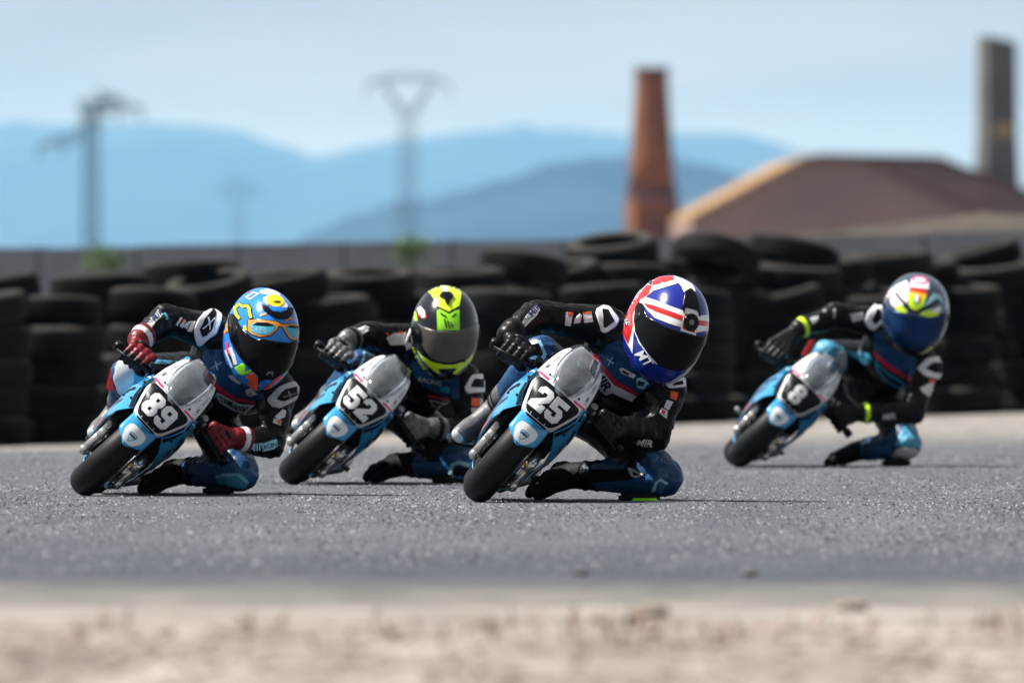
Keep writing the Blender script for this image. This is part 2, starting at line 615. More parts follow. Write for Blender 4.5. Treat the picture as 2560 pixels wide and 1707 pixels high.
for (px, d, n, sp) in ((230, 24.2, 26, .07), (640, 24.5, 14, .06), (930, 23.6, 14, .08), (1230, 24.4, 22, .08), (1510, 25.6, 40, .07), (1600, 24.4, 44, .10), (1790, 24.0, 26, .08), (2100, 24.6, 12, .07), (2490, 24.5, 26, .07)):
    cx = (px - 1280) * d / FPX
    for k in range(n):
        x = cx + rng.gauss(0, sp * .6); y = d + rng.gauss(0, .35)
        h = rng.uniform(.012, .045); a = rng.uniform(0, 6.28); w = 0.0035
        dx, dy = rng.gauss(0, .015), rng.gauss(0, .015)
        z = dirt_z(x, y)
        mb.add([(x - w * cos(a), y - w * sin(a), z), (x + w * cos(a), y + w * sin(a), z), (x + dx * .5 + w * .7 * cos(a), y + dy * .5 + w * .7 * sin(a), z + h * .6), (x + dx, y + dy, z + h)],
               [(0, 1, 2), (0, 2, 3)])
grass_m = mat("dry_grass", (0.19, 0.090, 0.030), 0.9, var=(30, 0.4))
o = mb.build("dry_grass", grass_m, smooth=False); tag(o, "brown dry grass blades along the edge strip", "grass", kind='stuff')

STONES = ((1625, 26.0, .036, "pale rounded stone lying on the edge strip beside dark grass", stone_m), (2130, 26.6, .030, "small pale stone on the edge strip", stone_m),
          (1455, 31.0, .020, "dark lump of rubber at the edge of the track", dark_stone_m), (1870, 30.9, .022, "wide dark scrap of rubber at the edge of the track", dark_stone_m))
for i, (px, d, r, lab, m) in enumerate(STONES):
    o = link("stone" if m is stone_m else "rubber_scrap", rock_mesh("stone", 10 + i, m, 2), None, ((px - 1280) * d / FPX, d, r * .35))
    o.scale = (r, r * .8, r * (.75 if m is stone_m else .5)); tag(o, lab, "stone" if m is stone_m else "rubber scrap")

# --- coarse aggregate standing proud of the tarmac
import numpy as np
def aggregate(n=150000):
    rg = np.random.default_rng(5)
    y = 31.5 + 46 * rg.random(n) ** 1.15
    x = rg.uniform(-1, 1, n) * (3.9 + rg.normal(0, .5, n))
    lump = np.array([noise.noise((a * 1.6, b * .35, 2)) for a, b in zip(x, y)])
    keep = rg.random(n) < np.clip(.62 + lump * .9, .12, 1) * np.clip((y - 31.0) / 3.5, .15, 1) * np.clip((80 - y) / 14, .1, 1)
    x, y = x[keep], y[keep]; n = len(x)
    z = np.array([zg(a, b) for a, b in zip(x, y)])
    r = .0030 + .0046 * rg.random(n) ** 1.6
    h = r * rg.uniform(.35, .80, n)
    a0 = rg.uniform(0, 6.28, n)
    V = np.zeros((n, 5, 3))
    for k in range(4):
        a = a0 + k * pi / 2 + rg.normal(0, .25, n); q = r * rg.uniform(.7, 1.2, n)
        V[:, k, 0] = x + q * np.cos(a); V[:, k, 1] = y + q * np.sin(a); V[:, k, 2] = z - .001
    V[:, 4, 0] = x + r * rg.normal(0, .25, n); V[:, 4, 1] = y + r * rg.normal(0, .25, n); V[:, 4, 2] = z + h
    F = np.array([(0, 1, 4), (1, 2, 4), (2, 3, 4), (3, 0, 4)])
    idx = (F[None] + 5 * np.arange(n)[:, None, None]).reshape(-1)
    me = bpy.data.meshes.new("aggregate")
    me.vertices.add(5 * n); me.vertices.foreach_set("co", V.reshape(-1))
    me.loops.add(12 * n); me.loops.foreach_set("vertex_index", idx.astype(np.int32))
    me.polygons.add(4 * n); me.polygons.foreach_set("loop_start", np.arange(0, 12 * n, 3, dtype=np.int32))
    tone = rg.choice(4, n, p=(.34, .34, .26, .06))
    me.polygons.foreach_set("material_index", np.repeat(tone, 4).astype(np.int32))
    for nm, c in (("stone_mid", (0.066, 0.074, 0.090)), ("stone_dark", (0.012, 0.014, 0.020)), ("stone_light", (0.195, 0.202, 0.218)), ("stone_white", (0.27, 0.27, 0.27))):
        me.materials.append(mat(nm, c, 0.85, spec=0.2))
    me.update(calc_edges=True); me.validate()
    return me
o = link("aggregate", aggregate()); tag(o, "coarse grey stone chips standing proud of the tarmac", "tarmac aggregate", kind='stuff')

# --- tyre wall -----------------------------------------------------
def wall_pt(px, back=0.0):
    d = 88 + 12 * px / 2560.0 + back
    x = (px - 1280) * d / FPX
    return Vector((x, d, zg(x, d)))

def tyre_mesh(R, W, seed):
    r_in = R * 0.63
    h = W / 2
    prof = []
    tread = [(-h * .80, R * .965), (-h * .62, R * .992), (-h * .50, R * .995), (-h * .47, R * .972), (-h * .40, R * .972), (-h * .37, R), (-h * .05, R * 1.002), (-h * .03, R * .976), (h * .05, R * .976), (h * .07, R * 1.002),
             (h * .37, R), (h * .40, R * .972), (h * .47, R * .972), (h * .50, R * .995), (h * .62, R * .992), (h * .80, R * .965)]
    side = [(h * .96, R * .90), (h * 1.0, R * .80), (h * .97, R * .72), (h * .86, r_in * 1.03), (h * .70, r_in)]
    inner = [(h * .66, r_in * 1.06), (h * .80, R * .76), (h * .74, R * .90), (0, R * .94), (-h * .74, R * .90), (-h * .80, R * .76), (-h * .66, r_in * 1.06)]
    side2 = [(-a, r) for a, r in reversed(side)]
    prof = tread + side + inner + side2
    mb = MB().lathe(prof, (0, 0, 0), 'z', 44)
    # sag and wear: nobody stacks perfect circles
    for v in mb.v:
        a = atan2(v.y, v.x)
        k = 1 + 0.012 * sin(2 * a + seed) + 0.008 * sin(3 * a + seed * 2)
        v.x *= k; v.y *= k
        v.z *= 1 + 0.03 * sin(a + seed * 1.7)
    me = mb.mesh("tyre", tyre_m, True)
    return autosmooth(me, 40)
def tyre_material():
    m = mat("weathered_rubber", (0.022, 0.022, 0.023), 0.75, bump=(60, 0.3, 0.006), spec=0.08)
    nt = m.node_tree; p = nt.nodes["Principled BSDF"]
    N = nt.nodes.new; L = nt.links.new
    tc = N("ShaderNodeTexCoord"); oi = N("ShaderNodeObjectInfo")
    ad = N("ShaderNodeVectorMath"); ad.operation = 'ADD'
    L(tc.outputs['Object'], ad.inputs[0]); L(oi.outputs['Location'], ad.inputs[1])
    n = N("ShaderNodeTexNoise"); n.inputs['Scale'].default_value = 5; n.inputs['Detail'].default_value = 6
    L(ad.outputs[0], n.inputs['Vector'])
    r = N("ShaderNodeValToRGB")
    e = r.color_ramp.elements
    e[0].position, e[0].color = 0.35, (0.002, 0.002, 0.0025, 1)
    e[1].position, e[1].color = 0.8, (0.011, 0.0105, 0.010, 1)
    L(n.outputs['Fac'], r.inputs[0])
    # dust on upward faces, with the sunlit grey of the tops painted in
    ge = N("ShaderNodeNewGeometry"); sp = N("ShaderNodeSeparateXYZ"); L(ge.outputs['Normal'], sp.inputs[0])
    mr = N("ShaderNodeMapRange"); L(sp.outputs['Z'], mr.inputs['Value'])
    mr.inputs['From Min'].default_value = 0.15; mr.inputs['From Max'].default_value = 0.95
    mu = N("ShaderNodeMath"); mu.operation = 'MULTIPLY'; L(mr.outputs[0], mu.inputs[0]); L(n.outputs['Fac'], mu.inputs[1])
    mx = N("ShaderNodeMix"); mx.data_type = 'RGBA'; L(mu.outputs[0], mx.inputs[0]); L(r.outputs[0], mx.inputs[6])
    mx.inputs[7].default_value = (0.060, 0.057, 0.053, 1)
    ra = N("ShaderNodeMapRange"); L(oi.outputs['Random'], ra.inputs['Value'])
    ra.inputs['From Min'].default_value = 0.55; ra.inputs['To Min'].default_value = 0.0; ra.inputs['To Max'].default_value = 0.15
    m2 = N("ShaderNodeMix"); m2.data_type = 'RGBA'; L(ra.outputs[0], m2.inputs[0]); L(mx.outputs[2], m2.inputs[6])
    m2.inputs[7].default_value = (0.040, 0.039, 0.037, 1)
    L(m2.outputs[2], p.inputs['Base Color'])
    return m
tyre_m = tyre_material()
TY = [(R, W, tyre_mesh(R, W, k)) for k, (R, W) in enumerate(((.30, .190), (.315, .200), (.29, .180), (.32, .210), (.305, .195)))]
TCOUNT = [0]
def tyre(p, k, tilt=(0, 0), lab=None, group=None, rz=0.0):
    o = link("tyre", TY[k][2], None, p)
    o.rotation_euler = (tilt[0], tilt[1], rz); o.scale = (1, 1, .94)
    tag(o, lab, "tyre", group)
    TCOUNT[0] += 1
    return o
rng = random.Random(21)
L_FRONT = "worn black car tyre stacked flat in the front row of the tyre wall"
L_BACK = "worn black car tyre stacked flat in the back row of the tyre wall"
G1, G2, G3 = "front row of the tyre wall", "back row of the tyre wall", "loose tyres on top of the tyre wall"
TOPS = {}
fronts = [(-90, 5), (58, 5), (135, 5), (325, 5), (545, 5), (795, 5), (1035, 5), (1260, 5), (1500, 5), (1730, 5), (1955, 5), (2180, 5), (2395, 5), (2600, 5)]
fronts = [(-60, 5), (145, 5), (370, 5), (590, 5), (815, 5), (1040, 5), (1265, 5), (1495, 5), (1725, 5), (1950, 5), (2170, 5), (2390, 5), (2600, 5)]
LEVEL = ["bottom", "second lowest", "middle", "second highest", "top", "topmost"]
BYF = ["cut off stack before the first whole stack", "stack behind the tail of bike 89", "stack behind the right elbow of rider 89", "stack behind the blue cartoon helmet", "stack between riders 89 and 52",
       "stack behind the neon striped helmet", "stack between the neon helmet and rider 25", "stack behind the raised arm of rider 25", "stack behind the union flag helmet", "first stack clear of the union flag helmet",
       "stack behind the glove of rider 8", "stack behind the silver helmet", "last stack beyond rider 8"]
BYB = ["beyond the crossarm pylon", "below the crossarm pylon", "above the raised elbow of rider 89", "beside the top of the blue cartoon helmet", "between the blue and neon striped helmets", "beside the top of the neon striped helmet", "before the union flag helmet",
       "below the brick chimney", "below the gabled hall front", "below the brown roofed hall", "beside the top of the silver helmet", "below the concrete tower"]
for ci, (px, n) in enumerate(fronts):
    b = wall_pt(px, rng.uniform(-.12, .12))
    z = b.z
    for i in range(n):
        k = rng.randrange(5); R, W, _ = TY[k]
        sq = W * .93 * rng.uniform(.96, .995)
        t = (rng.gauss(0, .012), rng.gauss(0, .012)) if i < n - 1 else (rng.gauss(.05, .07), rng.gauss(0, .09))
        tyre((b.x + rng.gauss(0, .018), b.y + rng.gauss(0, .03), z + sq / 2), k, t, 'black tyre, %s of the %s' % (LEVEL[i], BYF[ci]), G1, rng.uniform(0, 6.28))
        z += sq
    TOPS[px] = z
backs = [-10, 250, 470, 700, 925, 1150, 1380, 1610, 1840, 2060, 2280, 2500]
for ci, px in enumerate(backs):
    b = wall_pt(px, .62 + rng.uniform(-.05, .08))
    z = b.z
    n = 6
    for i in range(n):
        k = rng.randrange(5); R, W, _ = TY[k]
        sq = W * .93 * rng.uniform(.96, .995)
        t = (rng.gauss(0, .012), rng.gauss(0, .012)) if i < n - 1 else (rng.gauss(.04, .08), rng.gauss(0, .11))
        tyre((b.x + rng.gauss(0, .02), b.y + rng.gauss(0, .03), z + sq / 2), k, t, 'black tyre, %s of the back row stack %s' % ((LEVEL[:4] + LEVEL[3:] if 0 else ['bottom', 'second', 'third', 'fourth', 'fifth', 'topmost'])[i], BYB[ci]), G2, rng.uniform(0, 6.28))
        z += sq
# tumbled tyres along the top: (px, py of centre, depth behind front line, tilt about x, tilt about y, label)
loose = [
    (522, 726, -.05, .26, .08, "tyre tipped up against the stack behind the blue helmet, its dark hole showing"),
    (925, 712, .02, .10, .06, "loose tyre lying flat beside the black and yellow helmet"),
    (1310, 672, .25, -.10, -.20, "sagging tyre bridging two stacks before the union flag helmet"),
    (1530, 632, .55, .22, .02, "loose tyre lying on the back row above the union flag helmet"),
    (1560, 700, .02, .04, .02, "wide tyre on the front stack right behind the union flag helmet"),
    (1790, 648, .35, .42, .10, "tyre tilted towards the track with its open centre showing, by the flag helmet"),
    (1985, 640, .30, -.22, -.16, "clean black tyre tilted away on top of a stack, near the brick hall"),
    (1998, 692, .05, .10, .05, "dusty tyre under the tilted clean black tyre"),
    (2225, 662, .45, .06, .02, "black tyre lying flat above the silver helmet"),
    (2450, 648, .45, .10, -.22, "tyre leaning up to one side on the back row below the concrete tower"),
    (2480, 692, .05, .12, -.06, "dusty tyre on the front stack below the concrete tower"),
]
for px, py, back, tx, ty, lab in loose:
    d = 88 + 12 * px / 2560.0 + back
    tyre(at(px, py, d), rng.randrange(5), (tx, ty), lab, G3, rng.uniform(0, 6.28))

# --- concrete boundary wall, panel by panel, and the earth bank behind it
wall_m = mat("grey_concrete", (0.034, 0.039, 0.050), 0.9, var=(0.8, 0.22), bump=(12, 0.4, 0.01), spec=0.15)
root = empty("boundary_wall", (0, 136, 0))
tag(root, "long grey concrete boundary wall running behind the tyre wall", "wall")
A = Vector((-9.0, 146.0 + (-9.0 + 5.25) * -2.1, 0)); B = Vector((9.0, 125.0 - (9.0 - 4.5) * 2.1, 0))
dirw = (B - A).normalized(); nw = int((B - A).length / 2.5)
ang = atan2(dirw.y, dirw.x)
for i in range(nw + 1):
    c = A + dirw * (i + .5) * 2.5
    m_ = MB().box((0, 0, .70), (2.47, .16, 1.60), None)
    o = link("wall_panel", m_.mesh("wall_panel", wall_m, False, bevel=.015), root) if i == 0 else link("wall_panel", wp, root)
    wp = o.data
    o.location = c - root.location + Vector((0, 0, rng.uniform(-.008, .008))); o.rotation_euler = (0, 0, ang)
bank_m = mat("earth_bank", (0.05, 0.046, 0.042), 0.95, var=(1.2, 0.6, (0.12, 0.105, 0.085)), bump=(8, 1.0, 0.1), spec=0.1, stretch=(1, 1, 3))
vs, fs = [], []
nx = 160
for j, (dy, hk) in enumerate(((0, 0), (6, .55), (14, .9), (22, 1.0), (40, .9), (80, 0.0))):
    for i in range(nx + 1):
        x = -9 + 18 * i / nx
        px = 1280 + x * FPX / 165.0
        h = 1.50 + .012 * noise.noise((x * .7, 1, 1)) + sstep(1350, 1700, px) * .30 + sstep(1700, 2600, px) * .34
        h += .05 * noise.noise((x * 2.2, dy * .1, 1)) + .035 * noise.noise((x * 8, dy, 4))
        vs.append((x * (1 + dy / 300), 150 + dy, h * hk - .03))
for j in range(5):
    for i in range(nx):
        a = j * (nx + 1) + i
        fs.append((a, a + 1, a + nx + 2, a + nx + 1))
o = link("earth_bank", mesh("earth_bank", vs, fs, bank_m)); tag(o, kind='structure')

# --- saplings in front of the wall
leaf_m = mat("sapling_leaf", (0.055, 0.12, 0.022), 0.6, var=(12, 0.4))
bark_m = mat("sapling_bark", (0.11, 0.085, 0.06), 0.9, var=(20, 0.3))
def sapling(px_base, px_top, py_top, d, lab, spread):
    b = at(px_base, 865, d); b.z = zg(b.x, b.y) - .02
    top = at(px_top, py_top, d)
    root = empty("sapling", b); tag(root, lab, "sapling", "saplings by the boundary wall")
    rg = random.Random(int(px_base))
    mb = MB(); pts = [Vector((0, 0, 0))]
    T = top - b
    for k in range(1, 6):
        t = k / 5
        pts.append(Vector((T.x * t + .03 * sin(t * 5), T.y * t, T.z * .86 * t)))
    mb.tube(pts, [.030, .027, .024, .02, .015, .008], 8)
    for k in range(9):
        t = rg.uniform(.55, .95); p = Vector((T.x * t, 0, T.z * .86 * t)); a = rg.uniform(0, 6.28)
        mb.tube([p, p + Vector((cos(a) * spread * .6, sin(a) * spread * .6, .10))], [.008, .003], 5)
    mb.build("trunk", bark_m, root)
    mb = MB()
    for k in range(560):
        a = rg.uniform(0, 6.28); r = spread * rg.random() ** .6
        zz = T.z * .86 + rg.gauss(0, .06) + (spread - r) * .25 - .05
        if rg.random() < .22: zz -= rg.uniform(.05, .3); r *= .6
        c = Vector((T.x + r * cos(a), r * sin(a), zz))
        q = Matrix.Rotation(rg.uniform(0, 6.28), 3, 'Z') @ Matrix.Rotation(rg.uniform(-1, 1), 3, 'X')
        s = rg.uniform(.018, .034)
        mb.add([c + q @ Vector(v) * s for v in ((-1, 0, 0), (0, -.45, .1), (1.2, 0, 0), (0, .45, .1))], [(0, 1, 2, 3)])
    mb.build("crown", leaf_m, root, smooth=False)
sapling(272, 262, 572, 124, "small green sapling against the wall below the crossarm pylon", .20)
sapling(1052, 1028, 545, 122, "small leaning green sapling against the wall below the cup shaped pylon", .19)

# --- mountains
def ridge(name, pts, d, m, seed, rows=8, run=0.28):
    vs, fs = [], []
    xs = []
    px = pts[0][0]
    while px <= pts[-1][0]:
        xs.append(px); px += 26
    for j in range(rows + 3):
        t = j / rows
        for px in xs:
            top = (HORIZON - interp(pts, px) + 7 * noise.noise((px / 70, seed, 0)) + 4 * noise.noise((px / 26, seed, 4))) * d / FPX
            X = (px - 1280) * d / FPX
            y = d * (1 - run) + d * run * t
            k = min(t, 2 - t)
            h = top * (k ** 1.15 if k < 1 else 1)
            h += top * (.14 * noise.noise((X / d * 60, t * 4, seed)) + .09 * noise.noise((X / d * 190, t * 7, seed))) * (1 - abs(1 - t) * .4) * (0 if abs(t - 1) < .01 else 1)
            vs.append((X, y, CAMZ + max(-2, h)))
    n = len(xs)
    for j in range(rows + 2):
        for i in range(n - 1):
            fs.append((j * n + i, j * n + i + 1, (j + 1) * n + i + 1, (j + 1) * n + i))
    o = link(name, mesh(name, vs, fs, m)); tag(o, kind='structure')
D = 2560 / 2352.0
far = [(-3000, 300), (-1200, 330), (-300, 290), (0, 287), (60, 280), (150, 288), (330, 281), (480, 290), (560, 303), (640, 330), (700, 354), (735, 361), (790, 346), (880, 327), (1000, 311), (1130, 297), (1200, 291), (1330, 300), (1450, 309), (1600, 305), (1720, 310), (1800, 335), (1900, 375), (2050, 410), (2352, 430), (2800, 380), (3600, 330), (5000, 350)]
near = [(700, 540), (760, 515), (830, 490), (920, 470), (1000, 455), (1100, 430), (1200, 400), (1260, 377), (1330, 364), (1450, 360), (1560, 364), (1650, 385), (1750, 420), (1900, 465), (2200, 505), (2600, 500), (3400, 460), (5000, 500)]
hill_m = mat("far_forest", (0.010, 0.019, 0.026), 0.95, var=(0.0012, 0.7), spec=0.1)  # bluish base colour carries part of the distance haze
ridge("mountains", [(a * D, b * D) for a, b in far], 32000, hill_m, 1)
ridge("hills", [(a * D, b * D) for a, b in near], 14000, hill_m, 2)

# --- works: brick chimney, hall, concrete tower
brick_m = mat("red_brick", (0.175, 0.069, 0.025), 0.9, var=(0.5, 0.25), bump=(3, 0.4, 0.1), spec=0.15)
sooty_m = mat("sooty_brick", (0.085, 0.04, 0.028), 0.9, var=(0.6, 0.3), spec=0.15)
dc = 900.0
k = dc / FPX
c = at(1629, 865, dc); c.z = -0.02
root = empty("brick_chimney", c); tag(root, "tall tapering red brick factory chimney on a square base", "chimney")
Z = lambda py: CAMZ + (HORIZON - py) * k
MB().lathe([(Z(492), 60 * k), (Z(400), 54 * k), (Z(300), 47 * k), (Z(200), 41.5 * k), (Z(182), 41 * k), (Z(182), 30 * k), (Z(492), 40 * k)], (0, 0, 0), 'z', 48).build("shaft", brick_m, root)
MB().lathe([(Z(184), 41.5 * k), (Z(184), 44 * k), (Z(168), 44 * k), (Z(168), 32 * k), (Z(184), 32 * k)], (0, 0, 0), 'z', 48).build("rim", sooty_m, root)
MB().lathe([(Z(494), 50 * k), (Z(494), 66 * k), (Z(470), 66 * k), (Z(470), 50 * k)], (0, 0, 0), 'z', 8).build("collar", sooty_m, root, smooth=False)
MB().box((0, 0, Z(496) / 2), (112 * k, 112 * k, Z(496)), Matrix.Rotation(radians(14), 3, 'Z')).build("base", brick_m, root, smooth=False, bevel=.05)

hall_m = mat("mauve_render", (0.22, 0.155, 0.150), 0.9, var=(0.15, 0.15), spec=0.15)
tile_m = mat("sunlit_ochre_roof", (0.30, 0.19, 0.095), 0.9, var=(0.6, 0.2), bump=(2, 0.5, 0.2), spec=0.15)
def prism(front, d, shift, depth):
    """extrude a front outline (photograph pixels) backwards"""
    f = [at(px, py, d) for px, py in front]
    b = [p + Vector((shift, depth, 0)) for p in f]
    n = len(f)
    return f + b, n
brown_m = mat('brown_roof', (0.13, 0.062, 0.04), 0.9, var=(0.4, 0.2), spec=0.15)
def hall(lab, front, d, shift, depth, mroof, lift=.6):
    """front: outline from lower left over the roof to lower right"""
    vs, n = prism(front, d, shift, depth)
    base = Vector((sum(v.x for v in vs) / len(vs), d, 0))
    root = empty("factory_hall", base); tag(root, lab, "factory hall")
    fs = [tuple(range(n))[::-1], tuple(range(n, 2 * n))] + [(0, n, n + 1, 1), (n - 2, 2 * n - 2, 2 * n - 1, n - 1)]
    link("wall", mesh("wall", [v - base for v in vs], fs, hall_m, False), root)
    for i in range(1, n - 2):
        mb = MB()
        a, b = vs[i], vs[i + 1]; a2, b2 = vs[n + i], vs[n + i + 1]
        up = Vector((0, 0, lift)); ft = Vector((0, -.5, 0))
        mb.add([a + ft, b + ft, b2, a2, a + ft + up, b + ft + up, b2 + up, a2 + up], [(0, 1, 2, 3), (4, 5, 6, 7), (0, 1, 5, 4), (1, 2, 6, 5), (2, 3, 7, 6), (3, 0, 4, 7)])
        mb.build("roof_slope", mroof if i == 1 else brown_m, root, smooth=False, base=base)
d_ = 870.0
px = lambda pts: [(a * D, b * D) for a, b in pts]
hall("factory hall with a gabled mauve front and a sunlit ochre roof verge", px([(1588, 760), (1588, 508), (1850, 370), (1985, 372), (2270, 505), (2270, 760)]), d_, -1.3, 38, tile_m, .36)  # sunlit ochre painted on the left slope, shaded brown on the others
hall("brown roofed hall standing behind the gabled mauve front", px([(1880, 700), (1880, 366), (2160, 372), (2225, 400), (2225, 700)]), d_ + 45, -.6, 18, brown_m, .36)
hall("low mauve hall wing at the foot of the concrete tower", px([(2222, 760), (2222, 392), (2290, 412), (2420, 470), (2420, 760)]), d_ + 12, 1.2, 24, brown_m, .2)
tower_m = mat("grey_tower_concrete", (0.10, 0.094, 0.082), 0.9, var=(0.25, 0.25), spec=0.15)
stain_m = mat("ochre_stain", (0.34, 0.25, 0.12), 0.95, var=(0.8, 0.3), spec=0.1)
dt = 930.0; k = dt / FPX
c = at(2290 * D, 865, dt); c.z = -.02
root = empty("concrete_tower", c); tag(root, "tall square grey concrete tower rising beside the hall", "tower")
Z = lambda py: CAMZ + (HORIZON - py * D) * k
rot = Matrix.Rotation(radians(16), 3, 'Z')
mb = MB(); hw, hd = 36 * D * k, 40 * D * k
sec = [(0, 1.25), (Z(420), 1.12), (Z(300), 1.0), (Z(90), .97)]
vs = [rot @ Vector((sx * hw * s, sy * hd * s, z + (0 if z < 12 else -sx * .2))) for z, s in sec for sx, sy in ((-1, -1), (1, -1), (1, 1), (-1, 1))]
fs = [(4 * j + i, 4 * j + (i + 1) % 4, 4 * j + 4 + (i + 1) % 4, 4 * j + 4 + i) for j in range(3) for i in range(4)] + [(12, 13, 14, 15)]
mb.add(vs, fs); mb.build("shaft", tower_m, root, smooth=False)
MB().box(rot @ Vector((0, -hd * 1.0 - .02, Z(302))), (hw * 1.3, .2, 1.0), rot).build("plaster_patch", stain_m, root, smooth=False, bevel=.06)

# --- pylons
pyl_m = mat("galvanised_lattice", (0.055, 0.075, 0.095), 0.7, spec=0.3)
def lattice(mb, z0, z1, w0, w1, n, r, cx=0.0, cx1=None, cy=0.0):
    cx1 = cx if cx1 is None else cx1
    def cor(t):
        w = w0 + (w1 - w0) * t; z = z0 + (z1 - z0) * t; x = cx + (cx1 - cx) * t
        return [Vector((x + sx * w / 2, cy + sy * w / 2, z)) for sx, sy in ((-1, -1), (1, -1), (1, 1), (-1, 1))]
    for i in range(n):
        a, b = cor(i / n), cor((i + 1) / n)
        for q in range(4):
            q2 = (q + 1) % 4
            mb.tube([a[q], b[q]], r, 4, False)
            mb.tube([a[q], b[q2]], r * .7, 4, False)
            mb.tube([a[q2], b[q]], r * .7, 4, False)
            mb.tube([b[q], b[q2]], r * .7, 4, False)
def pylon(name, px, d, lab, fn):
    c = at(px * D, 865, d); c.z = -.02
    root = empty(name, c); tag(root, lab, "pylon")
    fn(root, d / FPX * D, lambda py: CAMZ + (HORIZON - py * D) * d / FPX)
def cross(root, k, Z):
    mb = MB(); lattice(mb, 0, Z(300), 40 * k, 30 * k, 14, .19); mb.build("mast", pyl_m, root)
    mb = MB(); lattice(mb, Z(300), Z(232), 34 * k, 56 * k, 5, .15); mb.build("head", pyl_m, root)
    for (x0, z0, x1, z1, nm) in ((-14, 325, -125, 338, "crossarm"), (16, 262, 118, 248, "crossarm"), (10, 240, 70, 226, "crossarm")):
        mb = MB()
        for yy in (-1, 1):
            a = Vector((x0 * k, yy * 1.2, Z(z0))); b = Vector((x1 * k, 0, Z(z1)))
            a2 = a + Vector((0, 0, 2.4))
            mb.tube([a, b], .2, 4); mb.tube([a2, b], .2, 4)
            for t in (.2, .4, .6, .8):
                mb.tube([a.lerp(b, t), a2.lerp(b, t - .1)], .15, 4)
        for t in (.45, .95):
            q = Vector((x0 * k, 0, Z(z0))).lerp(Vector((x1 * k, 0, Z(z1))), t)
            mb.tube([q, q - Vector((0, 0, 2.2))], .2, 6)
        mb.build(nm, pyl_m, root)
def cup(root, k, Z, top=172, waist=262, half=98, w=32):
    mb = MB(); lattice(mb, 0, Z(waist), (w + 12) * k, w * k, 16, .11); mb.build("mast", pyl_m, root)
    for s in (-1, 1):
        mb = MB(); lattice(mb, Z(waist), Z(top + 28), w * .5 * k, 12 * k, 6, .08, s * w * .25 * k, s * 52 * k); mb.build("upright", pyl_m, root)
    mb = MB()
    P = []
    for i in range(17):
        t = -1 + 2 * i / 16
        P.append(Vector((t * half * k, 0, Z(top) - (22 * k) * abs(t) ** 2.2 - 8 * k * (abs(t) > .99))))
    for i in range(16):
        for yy in (-.9, .9):
            y = Vector((0, yy, 0)); dn = Vector((0, 0, -14 * k * (1 - abs(-1 + (i + .5) / 8) * .7)))
            mb.tube([P[i] + y, P[i + 1] + y], .09, 4, False); mb.tube([P[i] + y + dn, P[i + 1] + y + dn], .09, 4, False)
            mb.tube([P[i] + y + dn, P[i + 1] + y], .08, 4, False)
    for t in (0, 16, 4, 12):
        mb.tube([P[t], P[t] - Vector((0, 0, 26 * k))], .12, 5)
    mb.build("crossbeam", pyl_m, root)
pylon("pylon", 210, 2400, "dark lattice pylon with one long low crossarm", cross)
pylon("pylon", 937, 2500, "pale lattice pylon with a wide cup shaped top", cup)
pylon("pylon", 548, 5200, "faint distant lattice pylon before the blue mountain", lambda r, k, Z: cup(r, k, Z, 415, 440, 40, 26))

# --- air
hz = mat("haze", (0.45, 0.70, 1.0), 1.0)
nt = hz.node_tree; nt.nodes.clear()
pv = nt.nodes.new("ShaderNodeVolumePrincipled"); ho = nt.nodes.new("ShaderNodeOutputMaterial")
pv.inputs['Color'].default_value = (0.20, 0.50, 1.0, 1)
pv.inputs['Absorption Color'].default_value = (1, 1, 1, 1)
pv.inputs['Density'].default_value = 0.000036
pv.inputs['Anisotropy'].default_value = 0.0
nt.links.new(pv.outputs[0], ho.inputs['Volume'])
o = MB().box((0, 20400, 299), (181000, 41200, 602)).build("haze", hz, smooth=False)
tag(o, kind='stuff')

# ================================================================== MOTORCYCLES
# local frame: x across (to the bike's left hand), y backwards, z up; origin under the front wheel
CACHE = {}
def hw_cowl(w):
    return interp([(.318, .050), (.328, .060), (.345, .068), (.39, .084), (.43, .097), (.455, .100), (.50, .095), (.54, .086), (.565, .076), (.585, .060)], w)
def vc_cowl(w):
    return interp([(.318, -.170), (.335, -.200), (.36, -.208), (.40, -.198), (.44, -.172), (.50, -.105), (.585, .000)], w)
def cowl_pt(a, w, off=0.0):
    return Vector((a * hw_cowl(w), vc_cowl(w) + .055 * abs(a) ** 2.4 + off, w))
def grid_mesh(nu, nv, fn):
    vs = [fn(i / nu, j / nv) for j in range(nv + 1) for i in range(nu + 1)]
    fs = [(j * (nu + 1) + i, j * (nu + 1) + i + 1, (j + 1) * (nu + 1) + i + 1, (j + 1) * (nu + 1) + i) for j in range(nv) for i in range(nu)]
    return vs, fs
def shell(vs, fs, t):
    """give a sheet thickness t (behind it)"""
    bm = bmesh.new()
    bv = [bm.verts.new(v) for v in vs]
    for f in fs: bm.faces.new([bv[i] for i in f])
    bm.normal_update()
    bmesh.ops.recalc_face_normals(bm, faces=bm.faces[:])
    bmesh.ops.solidify(bm, geom=bm.faces[:], thickness=t)
    bmesh.ops.recalc_face_normals(bm, faces=bm.faces[:])
    bm.verts.index_update()
    r = [v.co.copy() for v in bm.verts], [tuple(v.index for v in f.verts) for f in bm.faces]
    bm.free(); return r

M_screen = mat("smoked_screen", (0.66, 0.71, 0.76), 0.03, trans=0.90, coat=1.0, var=(11, 0.25))
M_visor_dark = mat("dark_visor", (0.003, 0.003, 0.0035), 0.14, coat=0.0, spec=0.14)
M_visor_mirror = mat("smoke_mirror_visor", (0.10, 0.095, 0.085), 0.3, metal=0.4, coat=0.1, var=(14, 0.15), spec=.2)
M_visor_blue = mat("blue_mirror_visor", (0.006, 0.028, 0.10), 0.2, metal=0.25, coat=0.0, spec=.2, var=(9, 0.4))

